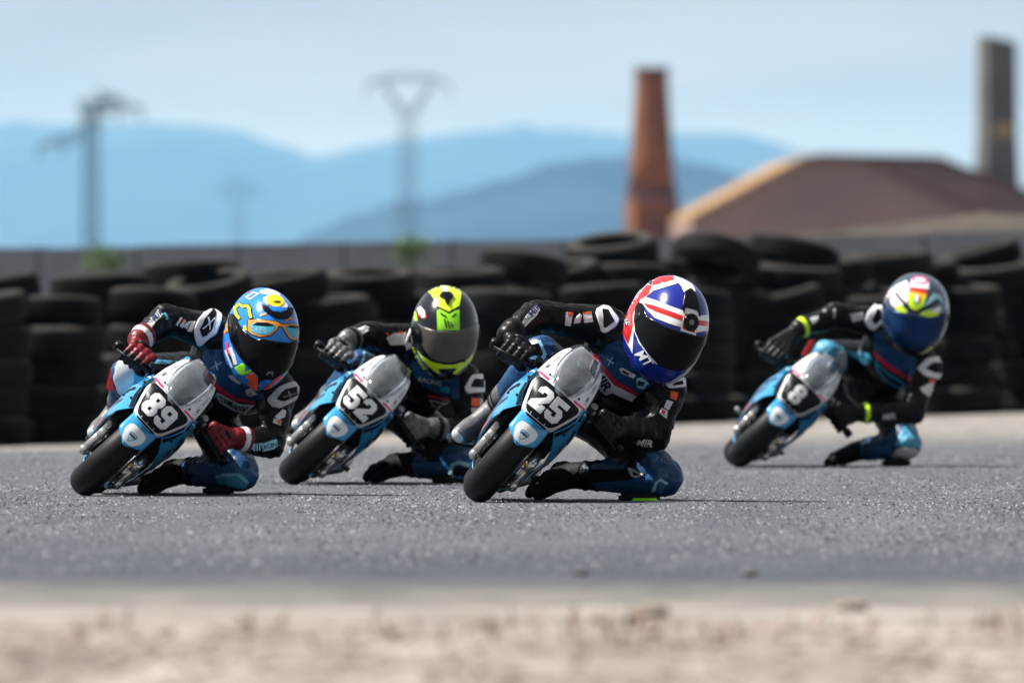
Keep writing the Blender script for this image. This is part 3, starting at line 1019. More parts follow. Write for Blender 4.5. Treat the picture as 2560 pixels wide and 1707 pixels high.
# block digits drawn as outlines (unit: 1 wide, 1.4 high)
def digit(c):
    if c == '8':
        o = [(.22, 0), (.78, 0), (1, .22), (1, .52), (.86, .70), (1, .88), (1, 1.18), (.78, 1.4), (.22, 1.4), (0, 1.18), (0, .88), (.14, .70), (0, .52), (0, .22)]
        return [o, [(.40, .26), (.60, .26), (.60, .48), (.40, .48)], [(.40, .92), (.60, .92), (.60, 1.14), (.40, 1.14)]]
    if c == '9':
        o = [(.22, 0), (.78, 0), (1, .22), (1, 1.18), (.78, 1.4), (.22, 1.4), (0, 1.18), (0, .80), (.22, .58), (.62, .58), (.62, .32), (.38, .32), (.38, .44), (0, .44), (0, .22)]
        return [o, [(.38, .88), (.62, .88), (.62, 1.12), (.38, 1.12)]]
    if c == '2':
        return [[(0, 0), (1, 0), (1, .44), (.66, .44), (.66, .32), (.52, .32), (1, .78), (1, 1.18), (.78, 1.4), (.22, 1.4), (0, 1.18), (0, .92), (.36, .92), (.36, 1.08), (.62, 1.08), (.62, .88), (0, .32)]]
    if c == '5':
        return [[(.22, 0), (.78, 0), (1, .22), (1, .68), (.78, .90), (.40, .90), (.40, 1.06), (1, 1.06), (1, 1.4), (0, 1.4), (0, .62), (.62, .62), (.62, .32), (.38, .32), (.38, .46), (0, .46), (0, .22)]]

def bike_part(name, root, fn):
    """fn() -> mesh, made once and shared by the four machines"""
    if name not in CACHE:
        CACHE[name] = fn()
    key = name.split('#')[0]
    return link(key, CACHE[name], root)

def side_fn(s):
    st = [(.025, .452, .335, .097, .098, .070), (.08, .460, .290, .105, .118, .102), (.16, .456, .240, .110, .127, .112), (.26, .440, .165, .112, .128, .102), (.38, .420, .105, .110, .124, .078), (.55, .380, .090, .104, .114, .060)]
    def row(v):
        for a, b in zip(st, st[1:]):
            if v <= b[0]:
                t = (v - a[0]) / (b[0] - a[0]); return [x + (y - x) * t for x, y in zip(a, b)]
        return st[-1]
    def f(i, j):
        v = .025 + (.55 - .025) * i
        vv = v - .155 * (1 - i) ** 1.3
        _, wt, wb, ut, um, ub = row(v)
        w = wt + (wb - wt) * j
        u = (1 - j) * (1 - 2 * j) * ut + 4 * j * (1 - j) * um + j * (2 * j - 1) * ub
        # pressed crease along the panel
        u += .004 * (1 if .34 < j < .40 else 0)
        return Vector((s * u, vv, w))
    return f

def make_bike(number, mw, label):
    root = empty("motorcycle")
    root.matrix_world = mw
    tag(root, label, "motorcycle", "racing minibikes in the corner")
    P = lambda nm, fn: bike_part(nm, root, fn)
    # ---- wheels
    def tyre_f(R, h, rim, cy):
        pr = []
        for k in range(-8, 9):
            t = radians(11.0 * k)
            pr.append((h * sin(t) / sin(radians(88)), R - h * .92 * (1 - cos(t))))
        pr += [(h * .86, R - h * 1.15), (h * .74, rim + .006), (h * .70, rim), (h * .55, rim), (-h * .55, rim), (-h * .70, rim), (-h * .74, rim + .006), (-h * .86, R - h * 1.15)]
        return lambda: MB().lathe(pr, (0, cy, R), 'x', 72).mesh("tyre", M_rubber)
    def rim_f(R, h, rim, cy):
        def f():
            mb = MB()
            mb.lathe([(-h * .8, rim + .004), (-h * .8, rim - .010), (-h * .3, rim - .022), (h * .3, rim - .022), (h * .8, rim - .010), (h * .8, rim + .004), (h * .5, rim), (-h * .5, rim)], (0, cy, R), 'x', 48)
            mb.lathe([(-.05, .008), (-.05, .022), (.05, .022), (.05, .008)], (0, cy, R), 'x', 20)
            for k in range(5):
                a = 2 * pi * k / 5
                d = Vector((0, cos(a), sin(a)))
                mb.tube([Vector((0, cy, R)) + d * .018, Vector((0, cy, R)) + d * (rim - .018)], [.013, .010], 8)
            return mb.mesh("rim", M_black)
        return f
    def disc_f(R, cy, x):
        return lambda: MB().lathe([(x, .045), (x + .004, .045), (x + .004, .088), (x, .088)], (0, cy, R), 'x', 36).mesh("brake_disc", M_steel)
    for nm, R, h, cy, x in (("front_wheel", .200, .052, 0, .052), ("rear_wheel", .205, .058, .92, -.060)):
        w = P(nm, rim_f(R, h, .128, cy)); 
        for sub, fn in (("tyre", tyre_f(R, h, .128, cy)), ("brake_disc", disc_f(R, cy, x))):
            if (nm, sub) not in CACHE: CACHE[(nm, sub)] = fn()
            link(sub, CACHE[(nm, sub)], w)
    # ---- front fender with its badge
    def fender():
        def f(i, j):
            ph = radians(14 + 66 * j); a = -1 + 2 * i
            lip = min(1.0, .45 + sqrt(max(0, j)) * 2.0)
            hwid = .057 * lip
            r = .200 + .014 - .022 * a * a
            ph2 = ph - radians(6) * (1 - a * a) * (1 if j < .3 else 0) * (1 - j / .3)
            return Vector((a * hwid, -cos(ph2) * r, .200 + sin(ph2) * r))
        vs, fs = grid_mesh(14, 30, f)
        vs, fs = shell(vs, fs, .004)
        return mesh("front_fender", vs, fs, M_sky)
    fen = P("front_fender", fender)
    def on(me_name, draw, m, off, step=.006, thick=0.0):
        """flat print laid on a part along the riding direction; draw: list of loops in (x, z)"""
        me = CACHE[me_name]
        bvh = BVHTree.FromPolygons([v.co for v in me.vertices], [tuple(p.vertices) for p in me.polygons])
        V, F = [], []
        for lp in draw:
            if isinstance(lp, tuple) and lp[0] == 'T':
                v2, f2 = lp[1], lp[2]
            else:
                v2, f2 = fill2d(lp, step)
            a, b = drape(v2, f2, lambda x, z: (Vector((x, -1, z)), Vector((0, 1, 0))), bvh, off, thick)
            n = len(V); V += a; F += [tuple(i + n for i in f) for f in b]
        return mesh("print", V, F, m)
    def badge(nm, part, key, draw, m, off, thick=0.0, step=.006):
        if key not in CACHE: CACHE[key] = on(key.split('#')[1], draw, m, off, step, thick)
        return link(nm, CACHE[key], part)
    badge("badge", fen, "b#front_fender#1", [[rounded([(-.040, .275), (-.034, .304), (.034, .304), (.040, .275), (.020, .240), (-.020, .240)], .4)]], M_white, .0015)
    badge("badge", fen, "b#front_fender#2", [[rounded([(-.017, .270), (-.014, .281), (.014, .281), (.017, .270), (.0, .246)], .25), [(-.0135, .2695), (0, .251), (.0135, .2695), (.011, .2775), (-.011, .2775)]]], M_cyan, .0028)
    badge("badge", fen, "b#front_fender#3", [[[(-.012, .267), (.012, .267), (.012, .274), (-.012, .274)]]], M_navy, .0030)
    # ---- forks
    for s in (-1, 1):
        tl = (s * .079, -.012, .118); tm = (s * .079, .050, .262); tt = (s * .079, .165, .530)
        def fk(s=s, tl=tl, tm=tm, tt=tt):
            mb = MB(); mb.tube([tl, (s * .079, .048, .258)], .0165, 14); mb.ball(tl, .018)
            mb.tube([(s * .060, 0, .2), (s * .092, 0, .2)], .02, 12)
            return mb.mesh("fork_slider", M_metal)
        def ft(s=s, tm=tm, tt=tt):
            mb = MB(); mb.tube([(s * .079, .046, .252), tt], .0215, 14); return mb.mesh("fork_tube", M_black)
        P("fork_slider#%d" % s, fk); P("fork_tube#%d" % s, ft)
    def caliper():
        mb = MB(); mb.box((.066, .075, .19), (.03, .05, .07)); return autosmooth(mb.mesh("brake_caliper", M_steel, True, bevel=.006))
    P("brake_caliper", caliper)
    def clamps():
        mb = MB(); mb.box((0, .105, .39), (.21, .05, .022)); mb.box((0, .160, .51), (.21, .05, .022)); return autosmooth(mb.mesh("triple_clamp", M_black, True, bevel=.006))
    P("triple_clamp", clamps)
    for k, (x, y, z) in enumerate(((.048, -.03, .20), (.056, .0, .135), (.070, .052, .225))):
        P("axle_bolt#%d" % k, lambda x=x, y=y, z=z: MB().lathe([(0, .001), (0, .006), (.016, .006), (.016, .001)], (x + .012, y, z), 'x', 8).mesh("axle_bolt", M_brass))
    # ---- nose cowl with the number board
    def nose():
        vs, fs = grid_mesh(28, 22, lambda i, j: cowl_pt(-1 + 2 * i, .318 + (.455 - .318) * j))
        vs, fs = shell(vs, fs, .004)
        return mesh("number_board", vs, fs, M_white)
    nb = P("number_board", nose)
    plate = rounded([(-.044, .334), (.044, .334), (.060, .352), (.089, .430), (.080, .446), (.045, .4485), (-.045, .4485), (-.080, .446), (-.089, .430), (-.060, .352)], .3, 3)
    badge("number_field", nb, "b#number_board#1", [[plate]], M_black, .0012, step=.008)
    badge("intake_slot", nb, "b#number_board#2", [[rounded([(-.038, .3245), (.038, .3245), (.045, .3315), (-.045, .3315)], .3)]], M_black_matt, .0012)
    badge("tick_mark", nb, "b#number_board#3", [[[(-.0012, .334), (.0012, .334), (.0012, .342), (-.0012, .342)]]], M_white, .0020)
    for kq, x in enumerate((-.028, .028)):
        badge("tick_mark", nb, "b#number_board#t%d" % kq, [[[(x - .0012, .334), (x + .0012, .334), (x + .0012, .342), (x - .0012, .342)]]], M_white, .0020)
    for s in (-1, 1):
        badge("tick_mark", nb, "b#number_board#u%d" % s, [[[(s * .0775 - .004, .392), (s * .0775 + .004, .392), (s * .0775 + .004, .3945), (s * .0775 - .004, .3945)]]], M_white, .0020)
    H = .078
    n = len(number)
    wd = .053
    for k, ch in enumerate(number):
        x0 = (-.056 if n == 2 else -.034) + k * .058
        z0 = .3545
        lp = [[(x0 + wd * x, z0 + H * z / 1.4) for x, z in l] for l in digit(ch)]
        key = "d#number_board#%s%d%d" % (ch, k, n)
        if key not in CACHE: CACHE[key] = on("number_board", [lp], M_white, .0026, .008)
        link("digit", CACHE[key], nb)
    # ---- white shoulders of the cowl either side of the screen
    for s in (-1, 1):
        def sh(s=s):
            def f(i, j):
                w = .452 + (.578 - .452) * j
                a0 = interp([(.452, .30), (.48, .44), (.54, .60), (.578, .70)], w)
                return cowl_pt(s * (a0 + (1 - a0) * i), w)
            vs, fs = grid_mesh(8, 14, f); vs, fs = shell(vs, fs, .004)
            return mesh("cowl_shoulder", vs, fs, M_white)
        cs = P("cowl_shoulder#%d" % s, sh)
        key = "cowl_shoulder#%d" % s
        me = CACHE[key]
        def pr(tagk, loops, m, off, s=s, key=key):
            kk = "p" + tagk + str(s)
            if kk not in CACHE:
                bvh = BVHTree.FromPolygons([v.co for v in CACHE[key].vertices], [tuple(p.vertices) for p in CACHE[key].polygons])
                V, F = [], []
                for lp in loops:
                    v2, f2 = (lp[1], lp[2]) if isinstance(lp, tuple) else fill2d(lp, .006)
                    a, b = drape(v2, f2, lambda x, z: (Vector((x, -1, z)), Vector((0, 1, 0))), bvh, off)
                    n = len(V); V += a; F += [tuple(i + n for i in f) for f in b]
                CACHE[kk] = mesh("print", V, F, m)
            return CACHE[kk]
        # pink edge below, framed team lettering above
        link("pink_edge", pr("edge", [[[(s * .052, .452), (s * .106, .452), (s * .106, .4585), (s * .052, .4585)]]], M_pink, .0014), cs)
        bx = [(s * .0885, .468), (s * .0795, .466), (s * .0725, .540), (s * .080, .543)]
        cx = sum(p[0] for p in bx) / 4; cz = sum(p[1] for p in bx) / 4
        inner = [(cx + (p[0] - cx) * .82, cz + (p[1] - cz) * .965) for p in bx]
        link("lettering_frame", pr("frame", [[bx, inner]], M_navy, .0014), cs)
        tv, tf = text2d("MIR", .03, .1)
        rot = radians(95) if s < 0 else radians(-84)
        rot = radians(82) if s < 0 else radians(98)
        def place(v, cx, cz, h, rot): return [(cx + h * (x * cos(rot) - y * sin(rot)), cz + h * (x * sin(rot) + y * cos(rot))) for x, y in v]
        tv2, tf2 = splits(place(tv, s * .083, .486, .0075, rot), tf, .006)
        link("lettering", pr("mir", [('T', tv2, tf2)], M_navy, .0020), cs)
        tv, tf = text2d("RACING", .01)
        tv2, tf2 = splits(place(tv, s * .0785, .520, .0048, rot), tf, .006)
        link("lettering", pr("rac", [('T', tv2, tf2)], M_navy, .0020), cs)
        # fixing bolts
        for kq, (a, w) in enumerate(((.62, .470), (.80, .572))):
            p_ = cowl_pt(s * a, w, -.004)
            if ("cb", s, kq) not in CACHE: CACHE[("cb", s, kq)] = MB().ball(p_, (.004, .003, .004), 8, 6).mesh("screen_bolt", M_black)
            link("screen_bolt", CACHE[("cb", s, kq)], cs)
    # ---- screen: a clear dome
    def screen():
        def f(i, j):
            a = -1 + 2 * i
            w = .438 + (.606 - .438) * j
            h = .066 * (sin(pi * min(1, (.04 + .80 * j))) ** .55)
            zc = interp([(.438, -.182), (.47, -.182), (.51, -.152), (.56, -.090), (.606, -.010)], w)
            return Vector((a * h, zc + .075 * (1 - sqrt(max(0, 1 - (a * .93) ** 2))), w - .006 * a * a * (1 - j)))
        vs, fs = grid_mesh(24, 24, f); vs, fs = shell(vs, fs, .002)
        return mesh("windscreen", vs, fs, M_screen)
    P("windscreen", screen)
    def dash():
        mb = MB(); mb.box((0, .06, .475), (.10, .05, .06)); return autosmooth(mb.mesh("dashboard", M_black_matt, True, bevel=.008))
    P("dashboard", dash)
    # ---- side fairings
    for s in (-1, 1):
        def sd(s=s):
            vs, fs = grid_mesh(26, 16, side_fn(s)); vs, fs = shell(vs, fs, .004)
            return autosmooth(mesh("side_fairing", vs, fs, M_sky), 30)
        sf = P("side_fairing#%d" % s, sd)
        g = side_fn(s)
        def strip(i0, i1, j0, j1, m, key, s=s, g=g):
            if (key, s) not in CACHE:
                vs, fs = grid_mesh(14, 3, lambda a, b: g(i0 + (i1 - i0) * a, (j0[0] + (j0[1] - j0[0]) * a) * (1 - b) + (j1[0] + (j1[1] - j1[0]) * a) * b) + Vector((s * .0018, -.0022, 0)))
                CACHE[(key, s)] = mesh(key, vs, fs, m)
            link(key, CACHE[(key, s)], sf)
        strip(.08, .62, (.44, .50), (.52, .60), M_black_matt, "vent_slot")
        strip(.14, .56, (.70, .72), (.76, .80), M_navy, "dark_stripe")
        strip(.02, .30, (.06, .10), (.10, .16), M_ice, "pale_stripe")
        strip(.26, .70, (.91, .91), (.985, .985), M_navy, "lower_edge")
        strip(.34, .46, (.86, .86), (.91, .91), M_red, "red_flash")
        strip(.0, .03, (.02, .02), (.98, .98), M_black_matt, "panel_gap")
        for kq, (i, j) in enumerate(((.04, .25), (.04, .75), (.20, .12), (.20, .60))):
            if ("fb", s, kq) not in CACHE: CACHE[("fb", s, kq)] = MB().ball(g(i, j) + Vector((s * .002, -.001, 0)), .0048, 8, 6).mesh("fairing_bolt", M_black)
            link("fairing_bolt", CACHE[("fb", s, kq)], sf)
    def belly():
        def f(i, j):
            a = -1 + 2 * i; v = .30 + .42 * j
            return Vector((a * .064, v - .04 * (1 - a * a), .094 - .028 * (1 - abs(a) ** 3) * 1))
        vs, fs = grid_mesh(14, 8, f); vs, fs = shell(vs, fs, .004)
        return mesh("belly_pan", vs, fs, M_sky)
    P("belly_pan", belly)
    # ---- machinery behind the wheel
    def engine():
        mb = MB(); mb.box((0, .46, .22), (.17, .28, .20)); mb.box((0, .42, .36), (.12, .20, .12))
        for k in range(7): mb.box((0, .325 - .012, .15 + k * .022), (.15, .03, .008))
        return autosmooth(mb.mesh("engine", M_engine, True, bevel=.008))
    P("engine", engine)
    def frame():
        mb = MB()
        for s in (-1, 1):
            mb.tube([(s * .03, .16, .46), (s * .085, .30, .40), (s * .085, .60, .30), (s * .08, .66, .20)], .018, 10)
            mb.tube([(s * .07, .62, .22), (s * .085, .80, .21), (s * .085, .92, .205)], [.02, .018, .016], 10)
            mb.tube([(s * .06, .55, .40), (s * .06, .80, .52), (s * .05, 1.0, .57)], .012, 8)
        return mb.mesh("frame", M_black)
    P("frame", frame)
    def exhaust():
        return MB().tube([(.03, .32, .20), (.05, .34, .10), (.055, .55, .085), (.075, .70, .12), (.095, .78, .17), (.095, .98, .20)], [.017, .017, .018, .020, .034, .034], 14).mesh("exhaust", M_steel)
    P("exhaust", exhaust)
    for s in (-1, 1):
        P("footpeg#%d" % s, lambda s=s: MB().tube([(s * .080, .70, .180), (s * .140, .70, .184)], .010, 10).mesh("footpeg", M_steel))
        def bar(s=s):
            return MB().tube([(s * .070, .165, .462), (s * .11, .178, .455), (s * .18, .198, .444), (s * .250, .2185, .432)], .011, 12).mesh("handlebar", M_black)
        hb = P("handlebar#%d" % s, bar)
        for nm, fn in (("bar_end", lambda s=s: MB().tube([(s * .246, .2175, .4325), (s * .272, .225, .4280)], [.0175, .0165], 14).mesh("bar_end", M_black)),
                       ("lever", lambda s=s: MB().tube([(s * .105, .160, .452), (s * .135, .138, .446), (s * .20, .148, .432), (s * .255, .165, .420)], [.007, .006, .005, .005], 8).mesh("lever", M_black)),
                       ("lever_clamp", lambda s=s: autosmooth(MB().tube([(s * .100, .155, .468), (s * .128, .165, .462)], .013, 12).tube([(s * .112, .150, .462), (s * .116, .125, .485)], [.012, .013], 12).mesh("lever_clamp", M_steel if s > 0 else M_black)))):
            if (nm, s) not in CACHE: CACHE[(nm, s)] = fn()
            link(nm, CACHE[(nm, s)], hb)
    def cable():
        mb = MB()
        mb.tube([(.10, .15, .465), (.09, .06, .44), (.085, .02, .36), (.07, .06, .25)], .0035, 6)
        mb.tube([(-.10, .15, .465), (-.09, .08, .46), (-.05, .09, .44)], .0035, 6)
        return mb.mesh("brake_hose", M_black)
    P("brake_hose", cable)
    def tank():
        mb = MB(); mb.ball((0, .44, .440), (.105, .19, .068), 20, 12); return mb.mesh("fuel_tank", M_sky)
    P("fuel_tank", tank)
    def seat():
        def f(i, j):
            a = -1 + 2 * i; v = .60 + .55 * j
            return Vector((a * (.11 - .055 * j), v, .50 + .10 * j - .03 * a * a + .03 * (j > .75)))
        vs, fs = grid_mesh(8, 12, f); vs, fs = shell(vs, fs, .03); return mesh("seat_unit", vs, fs, M_black_matt)
    P("seat_unit", seat)
    return root

# ================================================================== RIDERS
EYE = Vector((0, 0, CAMZ))
def remesh(mb, vox, smooth_it=6, fac=.5):
    me = mesh("raw", mb.v, mb.f, [], False)
    bm = bmesh.new(); bm.from_mesh(me); bmesh.ops.recalc_face_normals(bm, faces=bm.faces[:]); bm.to_mesh(me); bm.free()
    o = link("raw", me)
    md = o.modifiers.new("r", 'REMESH'); md.mode = 'VOXEL'; md.voxel_size = vox; md.use_smooth_shade = True
    ms = o.modifiers.new("s", 'SMOOTH'); ms.factor = fac; ms.iterations = smooth_it
    dg = bpy.context.evaluated_depsgraph_get()
    ev = o.evaluated_get(dg)
    r = bpy.data.meshes.new_from_object(ev)
    bpy.data.objects.remove(o); bpy.data.meshes.remove(me)
    return r

def axes(x, z):
    """orthonormal frame with columns x, y, z from approximate x and z"""
    x = x.normalized(); z = (z - x * z.dot(x)).normalized(); y = z.cross(x)
    return Matrix((x, y, z)).transposed()

def stroke2d(pts, w):
    L, R = [], []
    n = len(pts)
    for i in range(n):
        a = Vector(pts[max(0, i - 1)]); b = Vector(pts[min(n - 1, i + 1)])
        t = (b - a).normalized(); nn = Vector((-t.y, t.x)) * w / 2
        p = Vector(pts[i]); L.append(tuple(p + nn)); R.append(tuple(p - nn))
    return L + R[::-1]

def largest(V, F):
    """keep the biggest connected piece"""
    par = list(range(len(V)))
    def find(a):
        while par[a] != a:
            par[a] = par[par[a]]; a = par[a]
        return a
    for f in F:
        for i in f[1:]: par[find(i)] = find(f[0])
    cnt = {}
    for f in F: cnt[find(f[0])] = cnt.get(find(f[0]), 0) + 1
    b = max(cnt, key=cnt.get)
    F = [f for f in F if find(f[0]) == b]
    idx = {}
    for f in F:
        for i in f: idx.setdefault(i, len(idx))
    return [V[i] for i in idx], [tuple(idx[i] for i in f) for f in F]

class Rider:
    def __init__(s, d, mw, label, J, crops, glove_m, cuff_m, boot_m):
        s.d, s.mw, s.crops = d, mw, crops
        P = {k: at(v[0], v[1], d + v[2]) for k, v in J.items()}
        s.P = P
        s.base = Vector((P['pelvis'].x, P['pelvis'].y, 0))
        s.px_m = FPX / d
        s.hands = {}
        # wrists follow from the hands on the bars
        for k, sd in (('R', -1), ('L', 1)):
            mcp = mw @ Vector((sd * .192, .215, .478))
            el = P[k + 'elbow']
            s.hands[k] = mcp
            if k + 'wrist' not in P: P[k + 'wrist'] = mcp + (el - mcp).normalized() * .074
        s.body(label)
        for k, sd in (('R', -1), ('L', 1)):
            s.glove(k, sd, glove_m, cuff_m)
            s.boot(k, boot_m if k == 'R' else M_boot_shaded)
    # ---------------------------------------------------------------- body in leathers
    def body(s, label):
        P = s.P; mb = MB()
        spine = (P['neck'] - P['pelvis'])
        sh = P['Lsh'] - P['Rsh']
        mid = P['Rsh'].lerp(P['Lsh'], .5)
        M = axes(sh, spine)
        chest = mid.lerp(P['pelvis'], .26)
        mb.ball(chest, (sh.length * .50 + .015, .112, .150), 22, 14, M)
        mb.ball(mid.lerp(P['pelvis'], .55), (.128, .100, .15), 20, 12, M)
        mb.ball(mid.lerp(P['pelvis'], .12) - M.col[1] * 0 + Vector((0, .05, .03)), (.10, .09, .12), 16, 10, M)     # aero hump
        mb.cone(P['Rsh'].lerp(mid, .08), P['Lsh'].lerp(mid, .08), .070, .070)
        mb.cone(P['Rhip'], P['Lhip'], .092, .092)
        mb.cone(P['pelvis'], mid.lerp(P['pelvis'], .5), .118, .105)
        mb.cone(mid.lerp(P['neck'], .3), P['neck'], .062, .052)
        segs = [(P['pelvis'], mid, .11, 0)]
        for k in 'RL':
            sp, e, w = P[k + 'sh'], P[k + 'elbow'], P[k + 'wrist']
            mb.cone(sp, sp.lerp(e, .5), .066, .056); mb.cone(sp.lerp(e, .5), e, .056, .050)
            m_ = e.lerp(w, .35)
            mb.cone(e, m_, .050, .048); mb.cone(m_, w, .048, .034)
            mb.ball(e + (e - sp.lerp(w, .5)).normalized() * .010, .046)
            h, kn, an = P[k + 'hip'], P[k + 'knee'], P[k + 'ankle']
            mb.cone(h, h.lerp(kn, .5), .090, .080); mb.cone(h.lerp(kn, .5), kn, .080, .066)
            out_ = (kn - h.lerp(an, .5)).normalized()
            mb.ball(kn + out_ * .012, .064)
            c_ = kn.lerp(an, .4)
            mb.cone(kn, c_, .062, .058); mb.cone(c_, an, .058, .042)
            segs += [(sp, e, .052, 0), (e, w, .042, 0), (h, h.lerp(kn, .75), .08, 0), (h.lerp(kn, .75), kn, .065, 1), (kn, an, .052, 1)]
        me = remesh(mb, .0085, 5)
        s.bvh0 = BVHTree.FromPolygons([v.co.copy() for v in me.vertices], [tuple(p.vertices) for p in me.polygons])
        # creases in the leather: soft folds, tighter near elbows, knees and waist
        joints = [P[k] for k in ('Relbow', 'Lelbow', 'Rknee', 'Lknee', 'Rsh', 'Lsh')] + [mid.lerp(P['pelvis'], .6)]
        me.calc_loop_triangles()
        nor = [v.normal.copy() for v in me.vertices]
        for v, nn in zip(me.vertices, nor):
            j = min((v.co - q).length for q in joints)
            k = .0032 + .0080 * math.exp(-(j / .10) ** 2)
            q = v.co * 21
            f = noise.noise(Vector((q.x * .55, q.y * .8, q.z))) + .5 * noise.noise(v.co * 60)
            f = -abs(f) * 1.5 + .5
            v.co += nn * f * k
        me.materials.append(M_black_leather); me.materials.append(M_blue_leather); me.materials.append(M_light_blue_leather)
        back = s.d + .62
        def seg_d(p, a, b, r):
            ab = b - a; t = max(0, min(1, (p - a).dot(ab) / ab.length_squared))
            return (p - (a + ab * t)).length - r
        idx = []
        for p in me.polygons:
            c = p.center
            k = min(segs, key=lambda q: seg_d(c, q[0], q[1], q[2]))
            m = k[3]
            idx.append(m)
        me.polygons.foreach_set("material_index", idx)
        me.polygons.foreach_set("use_smooth", [True] * len(me.polygons))
        s.bvh = BVHTree.FromPolygons([v.co.copy() for v in me.vertices], [tuple(p.vertices) for p in me.polygons])
        for v in me.vertices: v.co -= s.base
        me.name = "person"
        s.root = link("person", me, None, s.base)
        tag(s.root, label, "person", "riders leaning through the corner")
    # ---------------------------------------------------------------- gloves closed on the grips
    def glove(s, k, sd, gm, cm):
        mw = s.mw; wr = s.P[k + 'wrist']; el = s.P[k + 'elbow']
        def bar(u):
            t = (u - .11) / .152
            return Vector((sd * u, .178 + .044 * t, .455 - .025 * t))
        mb = MB(); W = lambda p: mw @ p
        lens = (1.0, 1.06, 1.0, .86)
        for i, u in enumerate((.158, .181, .204, .226)):
            b = bar(u); q = lens[i]
            mcp = b + Vector((sd * (i - 1.5) * .002, .014, .036 + (.003 if i in (1, 2) else 0)))
            pip = b + Vector((0, -.032 * q, .026)); dip = b + Vector((0, -.036 * q, -.008)); tip = b + Vector((0, -.012, -.027))
            mb.cone(W(mcp), W(pip), .0145, .0130, 10); mb.cone(W(pip), W(dip), .0130, .0118, 10); mb.cone(W(dip), W(tip), .0118, .0100, 10)
            mb.ball(W(mcp + Vector((0, -.002, .004))), .0175); mb.ball(W(pip), .0140)
            mb.cone(wr.lerp(W(mcp), .18), W(mcp), .025, .0180, 10)
        tb = bar(.154) + Vector((sd * .004, .040, .006)); t1 = bar(.138) + Vector((0, .014, -.024)); t2 = bar(.146) + Vector((0, -.016, -.030))
        mb.cone(W(tb), W(t1), .0155, .0125, 10); mb.cone(W(t1), W(t2), .0125, .0095, 10)
        mb.cone(wr.lerp(W(tb), .25), W(tb), .020, .0165, 10)
        dr = (el - wr).normalized()
        mb.cone(wr, wr + dr * .030, .038, .045, 14)
        me = remesh(mb, .0036, 3, .45)
        mats = [gm, cm, M_black]
        for m in mats: me.materials.append(m)
        idx = []
        k_ = s.mw.inverted()
        for p in me.polygons:
            t = (p.center - wr).dot(dr)
            lp = k_ @ p.center
            i = 1 if .008 < t < .026 else 0
            if lp.z < bar(abs(lp.x)).z + .010 or (t < .008 and lp.y > .235 and lp.z < .455): i = 2
            idx.append(i)
        me.polygons.foreach_set("material_index", idx)
        me.polygons.foreach_set("use_smooth", [True] * len(me.polygons))
        bvh = BVHTree.FromPolygons([v.co.copy() for v in me.vertices], [tuple(p.vertices) for p in me.polygons])
        for v in me.vertices: v.co -= s.base
        o = link("glove", me, s.root)
        setattr(s, 'glove_' + k, o); setattr(s, 'gbvh_' + k, bvh)
        # hard knuckle guard over the back of the hand
        mb = MB()
        c = s.mw @ (bar(.192) + Vector((0, .026, .050)))
        ax = axes(s.mw.to_3x3() @ Vector((1, 0, 0)), s.mw.to_3x3() @ Vector((0, .5, .8)))
        mb.ball(c, (.040, .024, .016), 16, 10, ax)
        mb.build("knuckle_guard", M_black, o, base=s.base)
    # ---------------------------------------------------------------- boots
    def boot(s, k, bm_):
        kn, an, to = s.P[k + 'knee'], s.P[k + 'ankle'], s.P[k + 'toe']
        mb = MB()
        top = an.lerp(kn, .42 if k == 'L' else .24)
        mb.cone(top, an, .053, .044); 
        fwd = (to - an); fl = fwd.length
        f = fwd.normalized(); dn = (an - top).normalized(); dn = (dn - f * dn.dot(f)).normalized()
        heel = an + dn * .045 - f * .035
        ball_ = an + f * min(.11, fl * .7) + dn * .050
        tip = an + f * min(.17, fl) + dn * .052
        mb.cone(heel, ball_, .036, .038); mb.cone(ball_, tip, .038, .031); mb.cone(an, ball_, .044, .032)
        me = remesh(mb, .0065, 4)
        me.materials.append(bm_)
        me.polygons.foreach_set("use_smooth", [True] * len(me.polygons))
        for v in me.vertices: v.co -= s.base
        o = link("boot", me, s.root)
        # sole, ankle strap and toe slider
        mb = MB(); side = f.cross(dn)
        R = Matrix((side, f, -dn)).transposed()
        for a, wd in ((heel, .060), (an + dn * .05 + f * .03, .056), (ball_, .066), (tip - f * .01, .046)):
            mb.ball(a + dn * .030, (wd / 2, .048, .012), 14, 8, R)
        mb.build("sole", M_black_matt, o, base=s.base)
        # buckled straps round the ankle
        for t, rr in ((.30, .0465), (.62, .0440)):
            c = top.lerp(an, t); ax = axes(side, top - an)
            ring = [c + ax @ Vector((rr * cos(2 * pi * q / 24), rr * sin(2 * pi * q / 24), 0)) for q in range(25)]
            MB().tube(ring, .0062, 8, False).build("boot_strap", M_black_matt, o, base=s.base)
        mb = MB(); mb.ball(tip + f * .012, (.026, .020, .022), 14, 8, R); mb.build("toe_cap", M_grey_armour if k == "R" else M_boot_shaded, o, base=s.base)
    # ---------------------------------------------------------------- things laid on the surfaces
    def to_px(s, cr, p):
        k, x, y = s.crops[cr]
        return (x + p[0] / k, y + p[1] / k)
    def ray(s, x, y):
        q = at(x, y, s.d)
        d = (q - EYE).normalized()
        return EYE + d * (s.d - 1.5), d
    def lay(s, name, cr, loops, m, off=.0015, thick=0.0, on='body', step=5.0, parent=None, rnd=0):
        if isinstance(loops[0][0], (int, float)): loops = [loops]
        lp = [[s.to_px(cr, p) for p in (rounded(l, rnd, 3) if rnd else l)] for l in loops]
        v2, f2 = fill2d(lp, step)
        return s._drape(name, v2, f2, m, off, thick, on, parent)
